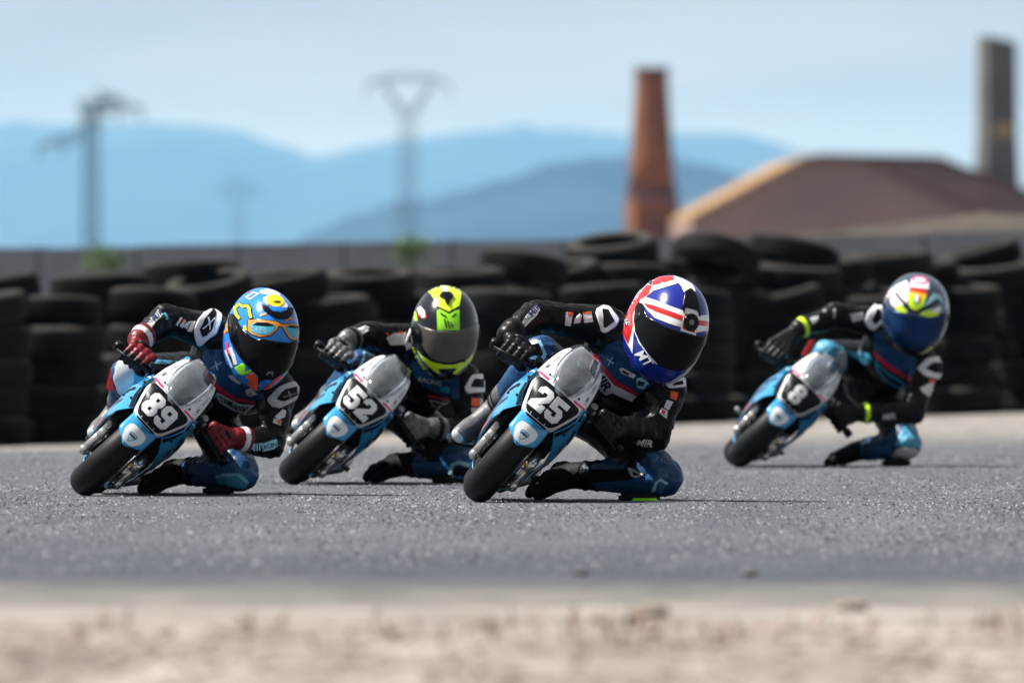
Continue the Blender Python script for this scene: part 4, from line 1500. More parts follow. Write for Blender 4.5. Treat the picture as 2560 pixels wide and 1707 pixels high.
    def _drape(s, name, v2, f2, m, off, thick, on, parent):
        bvh = {'body': s.bvh, 'body0': s.bvh0, 'helmet': getattr(s, 'hbvh', None), 'R': s.gbvh_R, 'L': s.gbvh_L}[on]
        par = parent or {'body': s.root, 'body0': s.root, 'helmet': getattr(s, 'helmet_o', None), 'R': s.glove_R, 'L': s.glove_L}[on]
        V, F = drape(v2, f2, s.ray, bvh, off, thick)
        if not F: return None
        if name != "lettering": V, F = largest(V, F)
        return link(name, mesh(name, [v - s.base for v in V], F, m), par)
    def stroke(s, name, cr, pts, w, m, off=.0015, on='helmet', step=4.0):
        return s.lay(name, cr, stroke2d(pts, w), m, off, 0, on, step)
    def text(s, cr, string, c, h, rot, m, off=.0025, on='body', bold=.02, shear=0.0, name="lettering", stretch=1.0):
        k, x, y = s.crops[cr]
        v, f = text2d(string, bold, shear)
        a = radians(rot)
        cx, cy = s.to_px(cr, c); hh = h / k
        pts = [(cx + hh * (p[0] * stretch * cos(a) - p[1] * sin(a)), cy - hh * (p[0] * stretch * sin(a) + p[1] * cos(a))) for p in v]
        pts, f = splits(pts, f, 5.0)
        return s._drape(name, pts, f, m, off, 0, on, None)
    def armour(s, cr, outer, inner, m=None, m2=None, h=.012, name="shoulder_cup"):
        h += .002
        o = s.lay(name, cr, outer, m or M_white, h, h + .006, 'body0', 4, rnd=.22)
        if o is not None:
            i = s.lay("cup_inset", cr, inner, m2 or M_black, h + .0022, 0, 'body0', 4, o, rnd=.15)
        return o
    # ---------------------------------------------------------------- helmet
    def helmet(s, box, v, roll, yaw, pitch, m):
        a, c = .122, .138
        R = Matrix.Rotation(radians(roll), 3, 'Y') @ Matrix.Rotation(radians(yaw), 3, 'Z') @ Matrix.Rotation(radians(pitch), 3, 'X')
        nu, nv = 96, 64
        loc = []
        def S(t, e): return math.copysign(abs(t) ** e, t)
        for j in range(nv + 1):
            el = -pi / 2 + pi * j / nv
            for i in range(nu):
                az = 2 * pi * i / nu
                ce, se = S(cos(el), .90), S(sin(el), .93)
                x = a * ce * S(sin(az), .95)
                yy = -ce * S(cos(az), .95)
                y = yy * (.146 if yy < 0 else .165)
                z = c * se
                if yy < 0:
                    y -= .020 * sstep(.05, -.75, se) * (-yy) ** 1.2          # chin bar
                    y += .016 * sstep(.35, 1.0, se) * (-yy)                    # forehead falls back
                x *= 1 - .10 * sstep(-.15, -1.0, se) * (1 if yy < 0 else .6)
                zmin = -.122 + (.022 if yy > 0 else -.006 * (-yy))
                if z < zmin:
                    z = zmin - (zmin - z) * .12
                loc.append(Vector((x, y, z)))
        kx = kz = 1.0
        dd = s.d + v
        x0, y0, x1, y1 = box
        for it in range(6):
            pts = [R @ Vector((p.x * kx, p.y * kz, p.z * kz)) for p in loc]
            xs = [p.x for p in pts]; zs = [p.z for p in pts]
            W = (x1 - x0) * dd / FPX; H = (y1 - y0) * dd / FPX
            kx *= W / (max(xs) - min(xs)); kz *= H / (max(zs) - min(zs))
        pts = [R @ Vector((p.x * kx, p.y * kz, p.z * kz)) for p in loc]
        xs = [p.x for p in pts]; zs = [p.z for p in pts]
        cen = at((x0 + x1) / 2, (y0 + y1) / 2, dd) - Vector(((max(xs) + min(xs)) / 2, 0, (max(zs) + min(zs)) / 2))
        pts = [p + cen for p in pts]
        fs = [(j * nu + i, j * nu + (i + 1) % nu, (j + 1) * nu + (i + 1) % nu, (j + 1) * nu + i) for j in range(nv) for i in range(nu)]
        me = mesh("helmet", [p - s.base for p in pts], fs, [m, M_black_matt])
        me.polygons.foreach_set("material_index", [1 if (k // nu) < nv * .16 else 0 for k in range(len(fs))])
        s.helmet_o = link("helmet", me, s.root)
        s.hbvh = BVHTree.FromPolygons(pts, fs)
        s.hR, s.hc, s.hk = R, cen, (kx, kz)
    def visor(s, cr, loop, m, off=.0045):
        o = s.lay("visor", cr, loop, m, off, off + .002, 'helmet', 4)
        # pivot screws at the temples
        for sx in (-1, 1):
            c = s.hc + s.hR @ Vector((sx * .123 * s.hk[0], -.020 * s.hk[1], .012 * s.hk[1]))
            mb = MB(); ax = axes(s.hR @ Vector((0, 1, 0)), s.hR @ Vector((sx, 0, 0)))
            mb.ball(c, (.018, .018, .006), 18, 8, ax)
            mb.build("visor_pivot", M_black, s.helmet_o, base=s.base)
        return o
    def slider(s, px, py, v, size, m, k='L', rot=0):
        c = at(px, py, s.d + v)
        mb = MB().box(c, size, Matrix.Rotation(radians(rot), 3, 'Y'))
        return link("knee_slider", autosmooth(mb.mesh("knee_slider", m, True, base=s.base, bevel=min(size) * .28)), s.root)

def place(ox, lean, contact_y):
    d = CAMZ * FPX / (contact_y - HORIZON)
    x = (ox - 1280) * d / FPX
    return d, Matrix.Translation((x, d, .052 * (1 - cos(radians(lean))))) @ Matrix.Rotation(radians(lean), 4, 'Y')

M_h_blue = mat("blue_helmet_paint", (0.015, 0.20, 0.66), 0.2, coat=0.4, spec=.3)
M_h_flag = mat("royal_blue_helmet_paint", (0.008, 0.017, 0.22), 0.2, coat=0.35, spec=.3)
M_h_carbon = mat("carbon_helmet", (0.005, 0.007, 0.013), 0.2, coat=0.35, spec=.25, var=(120, 0.6))
M_h_silver = mat("steel_blue_helmet", (0.045, 0.075, 0.13), 0.22, metal=0.5, coat=0.6)
M_hwhite = mat("helmet_white", (0.80, 0.80, 0.81), 0.2, coat=0.4)
M_hred = mat("helmet_red", (0.62, 0.012, 0.014), 0.2, coat=0.4)
M_hblack = mat("helmet_black", (0.003, 0.003, 0.004), 0.2, coat=0.1, spec=.15)
M_hneon = mat("helmet_neon", (0.60, 0.88, 0.010), 0.25, coat=0.6)
M_hgreen = mat("helmet_lime", (0.30, 0.80, 0.010), 0.25, coat=0.6)

# ================================================================== #25
d, mw = place(1173, 40.5, 1255)
make_bike("25", mw, "light blue and white minibike number 25 under the rider with the union flag helmet")
r = Rider(d, mw, "rider in black and blue leathers with a union flag helmet, knee on the ground", {
    'neck': (1604, 905, .42), 'pelvis': (1475, 1010, .80), 'Rsh': (1512, 815, .45), 'Lsh': (1668, 968, .40),
    'Relbow': (1342, 789, .38), 'Rwrist': (1270, 838, .27), 'Lelbow': (1636, 1088, .36), 'Rhip': (1442, 985, .80), 'Lhip': (1500, 1045, .80),
    'Rknee': (1352, 892, .52), 'Lknee': (1652, 1190, .52), 'Rankle': (1242, 1022, .72), 'Lankle': (1428, 1188, .72), 'Rtoe': (1172, 1062, .60), 'Ltoe': (1382, 1226, .62)},
    {'C': (2.5286, 1120, 660), 'H': (4.752, 1400, 670), 'P': (1, 0, 0)}, M_glove, M_black_leather, M_boot)
r.helmet((1557, 688, 1772, 962), .27, 20, 22, 14, M_h_flag)
L, S_, T = r.lay, r.stroke, r.text
hw = dict(on='helmet', step=4)
L("white_print", 'H', [(1040, 95), (1200, 78), (1330, 85), (1450, 130), (1390, 185), (1230, 235), (1110, 270), (1020, 350), (1000, 420), (930, 470), (890, 540), (880, 700), (865, 1015), (800, 900), (735, 740), (745, 480), (800, 330), (870, 200)], M_hwhite, .0012, **hw)
L("red_print", 'H', [(870, 205), (900, 290), (960, 285), (1040, 200), (1095, 215), (1060, 310), (950, 400), (895, 480), (868, 560), (872, 690), (835, 840), (812, 905), (750, 770), (790, 560), (800, 460), (835, 330)], M_hred, .0022, **hw)
L("red_print", 'H', [(1100, 165), (1180, 108), (1340, 98), (1362, 140), (1230, 180), (1100, 212)], M_hred, .0022, **hw)
L("navy_print", 'H', [(1030, 170), (1060, 110), (1140, 115), (1100, 160), (1090, 215)], M_navy, .0030, **hw)
L("white_print", 'H', [(955, 380), (1020, 348), (1150, 390), (1300, 450), (1470, 512), (1480, 560), (1450, 710), (1300, 662), (1130, 592), (1040, 500)], M_hwhite, .0022, **hw)
L("red_print", 'H', [(1000, 418), (1130, 448), (1290, 508), (1460, 572), (1450, 628), (1290, 572), (1140, 522), (1040, 472)], M_hred, .0030, **hw)
L("white_print", 'H', [(1630, 568), (1772, 556), (1772, 742), (1615, 765)], M_hwhite, .0022, **hw)
L("red_print", 'H', [(1638, 622), (1772, 634), (1768, 692), (1635, 682)], M_hred, .0030, **hw)
L("white_print", 'H', [(1490, 475), (1635, 510), (1640, 570), (1605, 800), (1430, 745), (1470, 550)], M_hwhite, .0034, **hw)
L("red_print", 'H', [(1480, 545), (1620, 570), (1592, 772), (1450, 722)], M_hred, .0042, **hw)
o = L("vent_disc", 'H', ring2d(1545, 652, 80, 98), M_hblack, .011, .008, on='helmet', step=3)
L("disc_hub", 'H', ring2d(1545, 655, 26, 30), M_steel, .0125, 0, on='helmet', step=3)
L("white_print", 'H', [(1375, 150), (1445, 128), (1560, 190), (1600, 250), (1612, 335), (1540, 272), (1470, 292), (1440, 220)], M_hwhite, .0022, **hw)
L("air_scoop", 'H', [(1478, 300), (1540, 262), (1592, 310), (1622, 400), (1640, 500), (1650, 580), (1625, 510), (1492, 472), (1468, 540), (1448, 480), (1465, 400)], M_hblack, .010, .009, on='helmet', step=3)
r.visor('H', [(905, 470), (940, 412), (985, 425), (1040, 570), (1150, 640), (1300, 715), (1430, 762), (1600, 805), (1700, 808), (1762, 768), (1735, 850), (1665, 980), (1585, 1120), (1500, 1192), (1400, 1215), (1300, 1200), (1180, 1150), (1060, 1020), (960, 880), (905, 760), (888, 610)], M_visor_dark)
L("white_edge", 'H', stroke2d([(884, 610), (892, 740), (945, 880), (1050, 1020), (1160, 1140)], 16), M_hwhite, .0024, on='helmet', step=3)
T('H', "25", (808, 648), 66, -72, M_hwhite, .0032, 'helmet', .09)
T('H', "25", (808, 648), 62, -72, M_hblack, .0040, 'helmet', .02)
T('H', "MT", (1010, 1075), 110, -48, M_hwhite, .0028, 'helmet', .02, .3)
T('H', "racing", (935, 320), 50, 62, M_ice, .0034, 'helmet', .01, .3)
L("chin_edge", 'H', stroke2d([(1200, 1400), (1330, 1340), (1480, 1240), (1570, 1140)], 16), M_grey_armour, .0024, on='helmet', step=3)
# leathers
b5 = dict(on='body', step=5)
L("chest_panel", 'C', [(1005, 505), (1090, 480), (1130, 560), (1165, 600), (1180, 680), (1250, 735), (1290, 765), (1220, 815), (1160, 812), (1060, 740), (985, 650), (935, 572), (965, 570), (1000, 545)], M_blue_leather, .0014, **b5)
L("white_panel", 'C', [(900, 540), (925, 575), (980, 680), (1060, 765), (1195, 835), (1160, 870), (1040, 815), (1000, 830), (960, 800), (920, 690)], M_white_leather, .0010, **b5)
L("red_stripe", 'C', [(925, 560), (950, 580), (990, 645), (1060, 730), (1205, 815), (1195, 835), (1055, 765), (965, 655), (925, 590)], M_crimson, .0024, **b5)
T('C', "MIR", (978, 735), 62, -55, M_hblack, .0026, 'body', .03, .15)
T('C', "X", (1028, 615), 44, 20, M_ice, .0026, 'body', .0, .2)
L("collar_tag", 'C', [(1083, 660), (1108, 653), (1192, 702), (1176, 722), (1096, 688)], M_white_leather, .0026, **b5)
L("collar_tag", 'C', [(1108, 667), (1150, 692), (1140, 700), (1104, 680)], M_hblack, .0036, **b5)
L("shield_patch", 'C', [[(1195, 722), (1235, 715), (1272, 752), (1240, 788), (1195, 780)]], M_ice, .0026, **b5)
L("shield_patch", 'C', [(1205, 735), (1255, 745), (1235, 770), (1203, 765)], M_navy, .0036, **b5)
r.armour('C', [(930, 300), (975, 278), (1018, 284), (1078, 362), (1066, 395), (1000, 438), (970, 424), (950, 372)], [(968, 300), (1010, 304), (1050, 370), (1000, 408), (985, 396)], h=.010)
for pts in ([(745, 305), (790, 308), (775, 392), (738, 386)], [(800, 345), (832, 312), (846, 325), (834, 372), (795, 376)], [(852, 306), (905, 302), (917, 366), (860, 372)]):
    L("sleeve_patch", 'C', pts, M_white_leather, .0016, **b5)
L("sleeve_patch", 'C', [(755, 305), (790, 308), (780, 336), (760, 332)], M_orange, .0026, **b5)
L("sleeve_patch", 'C', [(855, 306), (903, 303), (904, 314), (856, 320)], M_orange, .0026, **b5)
L("sleeve_panel", 'C', [(436, 408), (466, 418), (560, 325), (582, 290), (556, 262), (500, 318)], M_white_leather, .0016, **b5)
T('C', "MIR", (545, 292), 42, 48, M_navy, .0026, 'body', .03, .1)
T('C', "RACING", (480, 368), 26, 48, M_navy, .0026, 'body', .01, .1)
L("sleeve_patch", 'C', [(1408, 803), (1458, 810), (1440, 862), (1404, 846)], M_orange, .0020, **b5)
L("sleeve_patch", 'C', [(1382, 858), (1424, 870), (1396, 922), (1364, 906)], M_white_leather, .0020, **b5)
L("sleeve_patch", 'C', [(1350, 908), (1386, 925), (1382, 978), (1336, 942)], M_white_leather, .0020, **b5)
L("sleeve_patch", 'C', [(1352, 918), (1374, 930), (1366, 952), (1348, 940)], M_red, .0030, **b5)
r.armour('C', [(1372, 762), (1420, 735), (1482, 722), (1488, 776), (1400, 786)], [(1410, 760), (1465, 740), (1470, 762), (1415, 770)], h=.010)
T('C', "MIR", (1240, 1128), 44, -4, M_white_leather, .0026, 'body', .02, .25)
L("knee_panel", 'C', [(505, 485), (620, 480), (705, 515), (680, 580), (600, 640), (500, 600)], M_blue_leather, .0012, **b5)
L("knee_trim", 'C', [[(512, 488), (585, 482), (625, 570), (600, 618), (520, 596)], [(530, 506), (575, 502), (600, 565), (592, 585), (532, 574)]], M_ice, .0022, **b5)
L("knee_inset", 'C', [(530, 506), (575, 502), (600, 565), (592, 585), (532, 574)], M_hblack, .0022, **b5)
L("shin_panel", 'C', [(880, 1385), (1150, 1365), (1262, 1332), (1284, 1245), (1256, 1198), (1310, 1195), (1355, 1240), (1392, 1340), (1352, 1462), (1280, 1472), (900, 1462)], M_shin_leather, .0014, **b5)
L("thigh_panel", 'C', [(820, 1300), (1130, 1295), (1165, 1300), (1262, 1330), (1150, 1362), (885, 1382), (820, 1400)], M_black_leather, .0014, **b5)
L("thigh_vent", 'C', [[(1138, 1290), (1172, 1298), (1244, 1334), (1184, 1352), (1160, 1342)], [(1165, 1308), (1215, 1332), (1182, 1340), (1170, 1330)]], M_grey_armour, .006, .006, **b5)
L("knee_trim", 'C', stroke2d([(1292, 1452), (1318, 1382), (1342, 1362), (1388, 1386)], 20), M_ice, .0028, on='body', step=4)
r.slider(1598, 1243, .50, (.135, .09, .030), M_black_matt)
r.slider(1612, 1250.5, .49, (.085, .085, .016), M_green)

# ================================================================== #89
d, mw = place(186, 47.5, 1239)
make_bike("89", mw, "light blue and white minibike number 89 under the rider with red gloves")
r = Rider(d, mw, "rider with red gloves and a bright blue cartoon glasses helmet", {
    'neck': (622, 925, .42), 'pelvis': (500, 1000, .80), 'Rsh': (528, 830, .45), 'Lsh': (694, 978, .40),
    'Relbow': (414, 800, .38), 'Rwrist': (346, 850, .27), 'Lelbow': (674, 1108, .34), 'Rhip': (462, 945, .80), 'Lhip': (522, 1030, .80),
    'Rknee': (325, 938, .52), 'Lknee': (596, 1178, .52), 'Rankle': (300, 1020, .72), 'Lankle': (452, 1178, .72), 'Rtoe': (256, 1052, .60), 'Ltoe': (408, 1212, .62)},
    {'C': (2.703, 140, 690), 'H': (5.409, 540, 700), 'A': (7.838, 300, 760), 'G': (9.8, 480, 1040)}, M_dkred, M_white_leather, M_boot)
r.helmet((556, 719, 748, 976), .27, 13, 24, 16, M_h_blue)
L, S_, T = r.lay, r.stroke, r.text
S_("outline", 'H', [(325, 535), (288, 480), (265, 430), (260, 372), (320, 325), (370, 360), (430, 345), (462, 390), (458, 440), (480, 525)], 62, M_hblack, .0014)
S_("neon_squiggle", 'H', [(325, 525), (288, 480), (265, 430), (262, 375), (320, 330), (370, 362), (428, 350), (458, 392), (456, 440), (478, 515)], 38, M_hneon, .0024)
S_("neon_dash", 'H', [(390, 615), (405, 680)], 34, M_hneon, .0020)
L("spectacle_frame", 'H', [(425, 545), (470, 525), (620, 528), (830, 560), (900, 590), (1122, 582), (1128, 650), (1112, 812), (1050, 828), (985, 795), (922, 705), (890, 645), (850, 632), (825, 690), (745, 760), (600, 778), (470, 740), (420, 690)], M_hblack, .0014, **hw)
L("spectacle_frame", 'H', [(440, 540), (620, 537), (830, 572), (900, 602), (1120, 592), (1124, 650), (1106, 800), (1050, 815), (992, 786), (932, 700), (900, 640), (842, 622), (818, 680), (740, 748), (600, 766), (482, 732), (432, 684)], M_amber, .0022, **hw)
L("spectacle_lens", 'H', [(476, 605), (560, 572), (700, 578), (800, 618), (780, 690), (700, 735), (580, 738), (482, 702)], M_cyan, .0030, **hw)
L("spectacle_lens", 'H', [(500, 612), (560, 575), (700, 580), (798, 618), (690, 630)], M_hblack, .0038, **hw)
L("spectacle_lens", 'H', [(932, 640), (1000, 612), (1100, 618), (1106, 700), (1080, 792), (1020, 772), (960, 700)], M_cyan, .0030, **hw)
L("spectacle_lens", 'H', [(940, 640), (1000, 614), (1100, 620), (1103, 662)], M_hblack, .0038, **hw)
for k in range(5):
    S_("lens_line", 'H', [(486 + k * 6, 640 + k * 18), (690, 648 + k * 18)], 6, M_ice, .0040)
L("cloud_print", 'H', [(590, 145), (700, 122), (800, 148), (870, 195), (850, 222), (700, 200), (610, 182)], M_hwhite, .0014, **hw)
L("cloud_print", 'H', [(640, 240), (720, 205), (880, 240), (970, 340), (960, 385), (850, 380), (700, 340), (640, 290)], M_hwhite, .0014, **hw)
L("red_patch", 'H', [(670, 290), (720, 330), (880, 375), (860, 390), (700, 352)], M_hred, .0022, **hw)
L("yellow_disc", 'H', ring2d(802, 286, 118, 78, 28, .22), M_yellow, .0028, **hw)
T('H', "VMR", (822, 304), 36, -2, M_hblack, .0038, 'helmet', .02, .3)
L("air_scoop", 'H', [(600, 335), (700, 372), (760, 432), (860, 452), (940, 424), (955, 385), (1028, 390), (1022, 472), (960, 532), (830, 522), (720, 462), (640, 402)], M_hblack, .008, .008, on='helmet', step=3)
L("blue_lip", 'H', [(715, 365), (820, 385), (945, 395), (930, 430), (860, 450), (770, 435)], M_h_blue, .0095, 0, on='helmet', step=3)
S_("eyebrow", 'H', [(600, 484), (640, 468), (682, 458)], 28, M_amber, .0022)
S_("eyebrow", 'H', [(930, 548), (985, 522), (1050, 530)], 26, M_amber, .0022)
L("amber_side", 'H', [(165, 470), (168, 690), (120, 740), (80, 772), (92, 640), (120, 520), (145, 440)], M_amber, .0014, **hw)
S_("magenta_flash", 'H', [(150, 835), (160, 930), (182, 1010)], 32, M_pink, .0022)
S_("white_flash", 'H', [(140, 945), (190, 1080), (232, 1175)], 46, M_hwhite, .0016)
S_("white_flash", 'H', [(192, 915), (242, 1030), (272, 1140)], 50, M_hwhite, .0020)
S_("purple_flash", 'H', [(178, 1000), (215, 1090), (245, 1165)], 22, M_navy, .0030)
L("green_splash", 'H', [(255, 1185), (360, 1118), (402, 1150), (400, 1232), (492, 1198), (470, 1252), (390, 1284), (310, 1262)], M_hgreen, .0026, **hw)
L("red_splash", 'H', [(405, 1312), (520, 1238), (548, 1290), (572, 1340), (556, 1492), (470, 1452), (430, 1392), (462, 1360)], M_orange, .0026, **hw)
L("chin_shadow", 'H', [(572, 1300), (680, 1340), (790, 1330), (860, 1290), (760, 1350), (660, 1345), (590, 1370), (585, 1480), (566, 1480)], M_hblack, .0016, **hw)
S_("orange_edge", 'H', [(650, 1482), (740, 1410), (820, 1340), (880, 1285)], 36, M_orange, .0028)
S_("green_edge", 'H', [(900, 1262), (940, 1235), (985, 1195)], 26, M_hgreen, .0028)
S_("red_flash", 'H', [(330, 195), (400, 165), (472, 145)], 40, M_hred, .0016)
S_("white_flash", 'H', [(262, 255), (300, 222), (370, 195)], 36, M_hwhite, .0016)
L("beige_badge", 'H', [[(388, 235), (500, 165), (598, 180), (460, 272)], [(430, 235), (505, 185), (560, 190), (458, 250)]], M_grey_armour, .0016, **hw)
r.visor('H', [(168, 520), (190, 462), (232, 458), (272, 505), (322, 605), (400, 692), (480, 765), (560, 805), (640, 798), (820, 832), (1000, 845), (1132, 800), (1122, 870), (1082, 985), (1022, 1125), (960, 1222), (880, 1275), (770, 1330), (660, 1340), (580, 1292), (480, 1202), (400, 1112), (330, 1040), (250, 922), (200, 802), (172, 650)], M_visor_dark)
L("visor_tab", 'H', [[(668, 1280), (700, 1232), (768, 1230), (766, 1290), (750, 1290), (748, 1255), (712, 1255), (690, 1282)]], M_steel, .0075, .003, on='helmet', step=3)
r.armour('A', [(1438, 480), (1530, 300), (1620, 220), (1820, 162), (1975, 262), (1962, 400), (1890, 600), (1590, 775), (1530, 752), (1458, 620)], [(1530, 490), (1640, 310), (1820, 172), (1872, 240), (1802, 552), (1600, 612)], h=.014)
T('A', "X", (1712, 410), 190, -8, M_white_leather, .0205, 'body0', .0, .4)
L("sleeve_panel", 'A', [(425, 530), (480, 430), (640, 280), (720, 160), (800, 136), (850, 195), (800, 262), (700, 345), (625, 460), (580, 592)], M_white_leather, .0016, **b5)
T('A', "MIR", (735, 225), 120, 42, M_navy, .0026, 'body', .03, .1)
T('A', "RACING", (555, 410), 66, 52, M_navy, .0026, 'body', .01, .1)
L("cuff_band", 'A', [(300, 640), (380, 575), (520, 600), (515, 650), (420, 665)], M_grey_armour, .0020, **b5)
T('A', "pro", (892, 250), 70, -70, M_cyan, .0026, 'body', .02)
for pts in ([(1085, 410), (1180, 262), (1225, 272), (1132, 425)], [(1162, 425), (1232, 330), (1290, 340), (1222, 470)], [(1232, 430), (1330, 345), (1400, 332), (1302, 490)], [(1312, 525), (1400, 345), (1482, 342), (1442, 440), (1402, 545)]):
    L("sleeve_patch", 'A', pts, M_white_leather, .0022, **b5)
L("sleeve_patch", 'A', [(1228, 306), (1282, 308), (1272, 384), (1240, 382)], M_orange, .0032, **b5)
L("chest_panel", 'C', [(995, 505), (1050, 490), (1130, 500), (1165, 560), (1205, 660), (1290, 740), (1405, 792), (1392, 822), (1330, 848), (1200, 812), (1100, 742), (1020, 642), (988, 590)], M_blue_leather, .0014, **b5)
L("red_stripe", 'C', [(988, 575), (1020, 640), (1110, 745), (1210, 812), (1362, 848), (1352, 864), (1200, 838), (1090, 772), (1005, 670)], M_crimson, .0024, **b5)
L("white_panel", 'C', [[(1090, 780), (1150, 815), (1240, 860), (1345, 870), (1272, 928), (1190, 902), (1105, 850)], [(1105, 800), (1160, 832), (1240, 875), (1310, 882), (1262, 915), (1195, 890), (1115, 842)]], M_white_leather, .0024, **b5)
T('C', "RACING", (1185, 858), 48, -28, M_grey_armour, .0026, 'body', .01)
T('C', "X", (1085, 602), 58, -10, M_ice, .0026, 'body', .0, .4)
L("collar_tag", 'C', [(1165, 665), (1200, 668), (1258, 712), (1240, 730), (1180, 695)], M_grey_armour, .0026, **b5)
L("shield_patch", 'C', [(1282, 765), (1320, 752), (1362, 795), (1320, 812), (1286, 800)], M_grey_armour, .0026, **b5)
r.armour('C', [(1436, 842), (1500, 748), (1592, 718), (1618, 760), (1602, 832), (1512, 896), (1458, 884)], [(1490, 840), (1530, 772), (1600, 750), (1606, 802), (1530, 852)], M_grey_armour, h=.014)
T('C', "X", (1558, 808), 50, -12, M_steel, .0205, 'body0', .0, .4)
L("sleeve_patch", 'C', [(1478, 950), (1530, 898), (1552, 910), (1546, 952), (1500, 972)], M_white_leather, .0020, **b5)
L("sleeve_patch", 'C', [(1474, 960), (1522, 976), (1516, 1008), (1464, 992)], M_white_leather, .0022, **b5)
L("sleeve_patch", 'C', [(1492, 968), (1520, 978), (1514, 998), (1496, 990)], M_orange, .0032, **b5)
T('C', "MIR", (1352, 1153), 50, 5, M_ice, .0026, 'body', .03, .1)
L("sleeve_panel", 'C', [(1398, 1128), (1490, 1100), (1497, 1145), (1472, 1166), (1396, 1186)], M_ice, .0022, **b5)
T('C', "RACING", (1446, 1144), 28, 14, M_navy, .0032, 'body', .01, .1)
L("knee_panel", 'C', [(455, 560), (540, 600), (620, 640), (600, 720), (520, 820), (440, 840), (430, 780)], M_light_blue_leather, .0012, **b5)
L("knee_armour", 'C', [(402, 690), (420, 600), (455, 562), (500, 575), (520, 650), (522, 720), (480, 818), (430, 775)], M_grey_armour, .011, .014, on='body0', step=5, rnd=.2)
L("thigh_piping", 'C', [(655, 563), (830, 576), (880, 545), (985, 560), (990, 605), (900, 602), (830, 606), (655, 592)], M_light_blue_leather, .0016, **b5)
L("shin_panel", 'C', [(845, 1268), (1100, 1278), (1300, 1238), (1355, 1290), (1345, 1362), (1272, 1432), (1090, 1402), (868, 1372)], M_shin_leather, .0014, **b5)
L("knee_armour", 'C', [(1088, 1352), (1150, 1330), (1250, 1330), (1298, 1380), (1272, 1428), (1110, 1402)], M_light_blue_leather, .009, .012, on='body0', step=5, rnd=.2)
S_("knee_trim", 'C', [(1092, 1352), (1150, 1342), (1232, 1340), (1282, 1384)], 12, M_ice, .0115, 'body0')
r.slider(546, 1226, .52, (.105, .10, .038), M_black_matt)
r.slider(281, 948, .52, (.030, .06, .085), M_red, rot=12)

# ================================================================== #52
d, mw = place(708, 45.5, 1211)
make_bike("52", mw, "light blue and white minibike number 52 under the rider with the neon striped helmet")
r = Rider(d, mw, "rider with grey gloves and a black helmet striped neon yellow", {
    'neck': (1092, 925, .42), 'pelvis': (992, 1000, .80), 'Rsh': (1022, 855, .45), 'Lsh': (1160, 955, .42),
    'Relbow': (920, 838, .38), 'Rwrist': (868, 850, .26), 'Lelbow': (1180, 1084, .34), 'Rhip': (962, 968, .80), 'Lhip': (1012, 1028, .80),
    'Rknee': (895, 920, .52), 'Lknee': (1156, 1163, .52), 'Rankle': (812, 1012, .72), 'Lankle': (1008, 1160, .72), 'Rtoe': (770, 1040, .60), 'Ltoe': (968, 1186, .62)},
    {'C': (2.852, 660, 690), 'H': (5.6, 1010, 700)}, M_greyglove, M_black, M_boot)
r.helmet((1027, 714, 1196, 950), .27, 4, 6, 16, M_h_carbon)
L, S_, T = r.lay, r.stroke, r.text
L("neon_print", 'H', [(295, 145), (400, 95), (600, 78), (795, 120), (802, 200), (772, 362), (630, 442), (590, 425), (470, 362), (440, 290), (368, 190)], M_hneon, .0016, **hw)
L("silver_print", 'H', [(520, 95), (600, 88), (622, 180), (560, 200)], M_hwhite, .0026, **hw)
L("air_scoop", 'H', [(498, 242), (540, 184), (652, 190), (694, 240), (642, 292), (630, 355), (592, 342), (560, 272)], M_hblack, .009, .008, on='helmet', step=3)
L("green_print", 'H', [(462, 432), (500, 408), (600, 462), (630, 480), (720, 430), (772, 416), (778, 702), (470, 708)], M_hgreen, .0016, **hw)
L("eye_print", 'H', [(498, 448), (590, 505), (612, 545), (520, 492)], M_hblack, .0026, **hw)
L("eye_print", 'H', [(648, 525), (732, 458), (734, 488), (692, 518)], M_hblack, .0026, **hw)
S_("bar_print", 'H', [(568, 545), (580, 610), (602, 675)], 20, M_hblack, .0026)
S_("bar_print", 'H', [(610, 568), (622, 620), (642, 678)], 20, M_hblack, .0026)
S_("bar_print", 'H', [(652, 592), (664, 630), (684, 672)], 16, M_hblack, .0026)
S_("bar_print", 'H', [(655, 628), (696, 636)], 14, M_hblack, .0028)
L("neon_print", 'H', [(118, 372), (160, 378), (194, 575), (150, 565), (128, 470)], M_hneon, .0016, **hw)
L("sticker", 'H', [(182, 470), (240, 470), (310, 470), (318, 520), (290, 545), (230, 520)], M_hred, .0016, **hw)
L("sticker", 'H', [(188, 400), (240, 368), (298, 440), (302, 518), (262, 532), (212, 462)], M_hwhite, .0026, **hw)
L("neon_print", 'H', [(182, 975), (260, 1062), (380, 1132), (560, 1182), (700, 1182), (830, 1138), (968, 1000), (935, 1112), (822, 1232), (722, 1315), (676, 1302), (732, 1230), (480, 1240), (512, 1302), (470, 1305), (330, 1192), (248, 1102)], M_hneon, .0016, **hw)
S_("neon_print", 'H', [(128, 945), (182, 1100), (292, 1252)], 26, M_hneon, .0016)
S_("silver_print", 'H', [(185, 1040), (240, 1140), (330, 1250)], 14, M_grey_armour, .0016)
r.visor('H', [(105, 640), (150, 598), (200, 605), (260, 650), (370, 690), (480, 715), (700, 725), (800, 700), (920, 660), (1030, 570), (1038, 625), (1022, 830), (962, 1000), (900, 1082), (830, 1140), (700, 1162), (560, 1162), (420, 1122), (330, 1062), (240, 980), (160, 900), (118, 760)], M_visor_mirror)
L("visor_frame", 'H', [(105, 640), (150, 600), (200, 610), (262, 700), (275, 860), (255, 900), (320, 1000), (400, 1110), (330, 1060), (240, 978), (160, 898), (118, 760)], M_hblack, .0056, 0, on='helmet', step=4)
S_("visor_edge", 'H', [(380, 1105), (460, 1140), (600, 1160), (700, 1152), (780, 1125), (850, 1120)], 26, M_hblack, .0056)
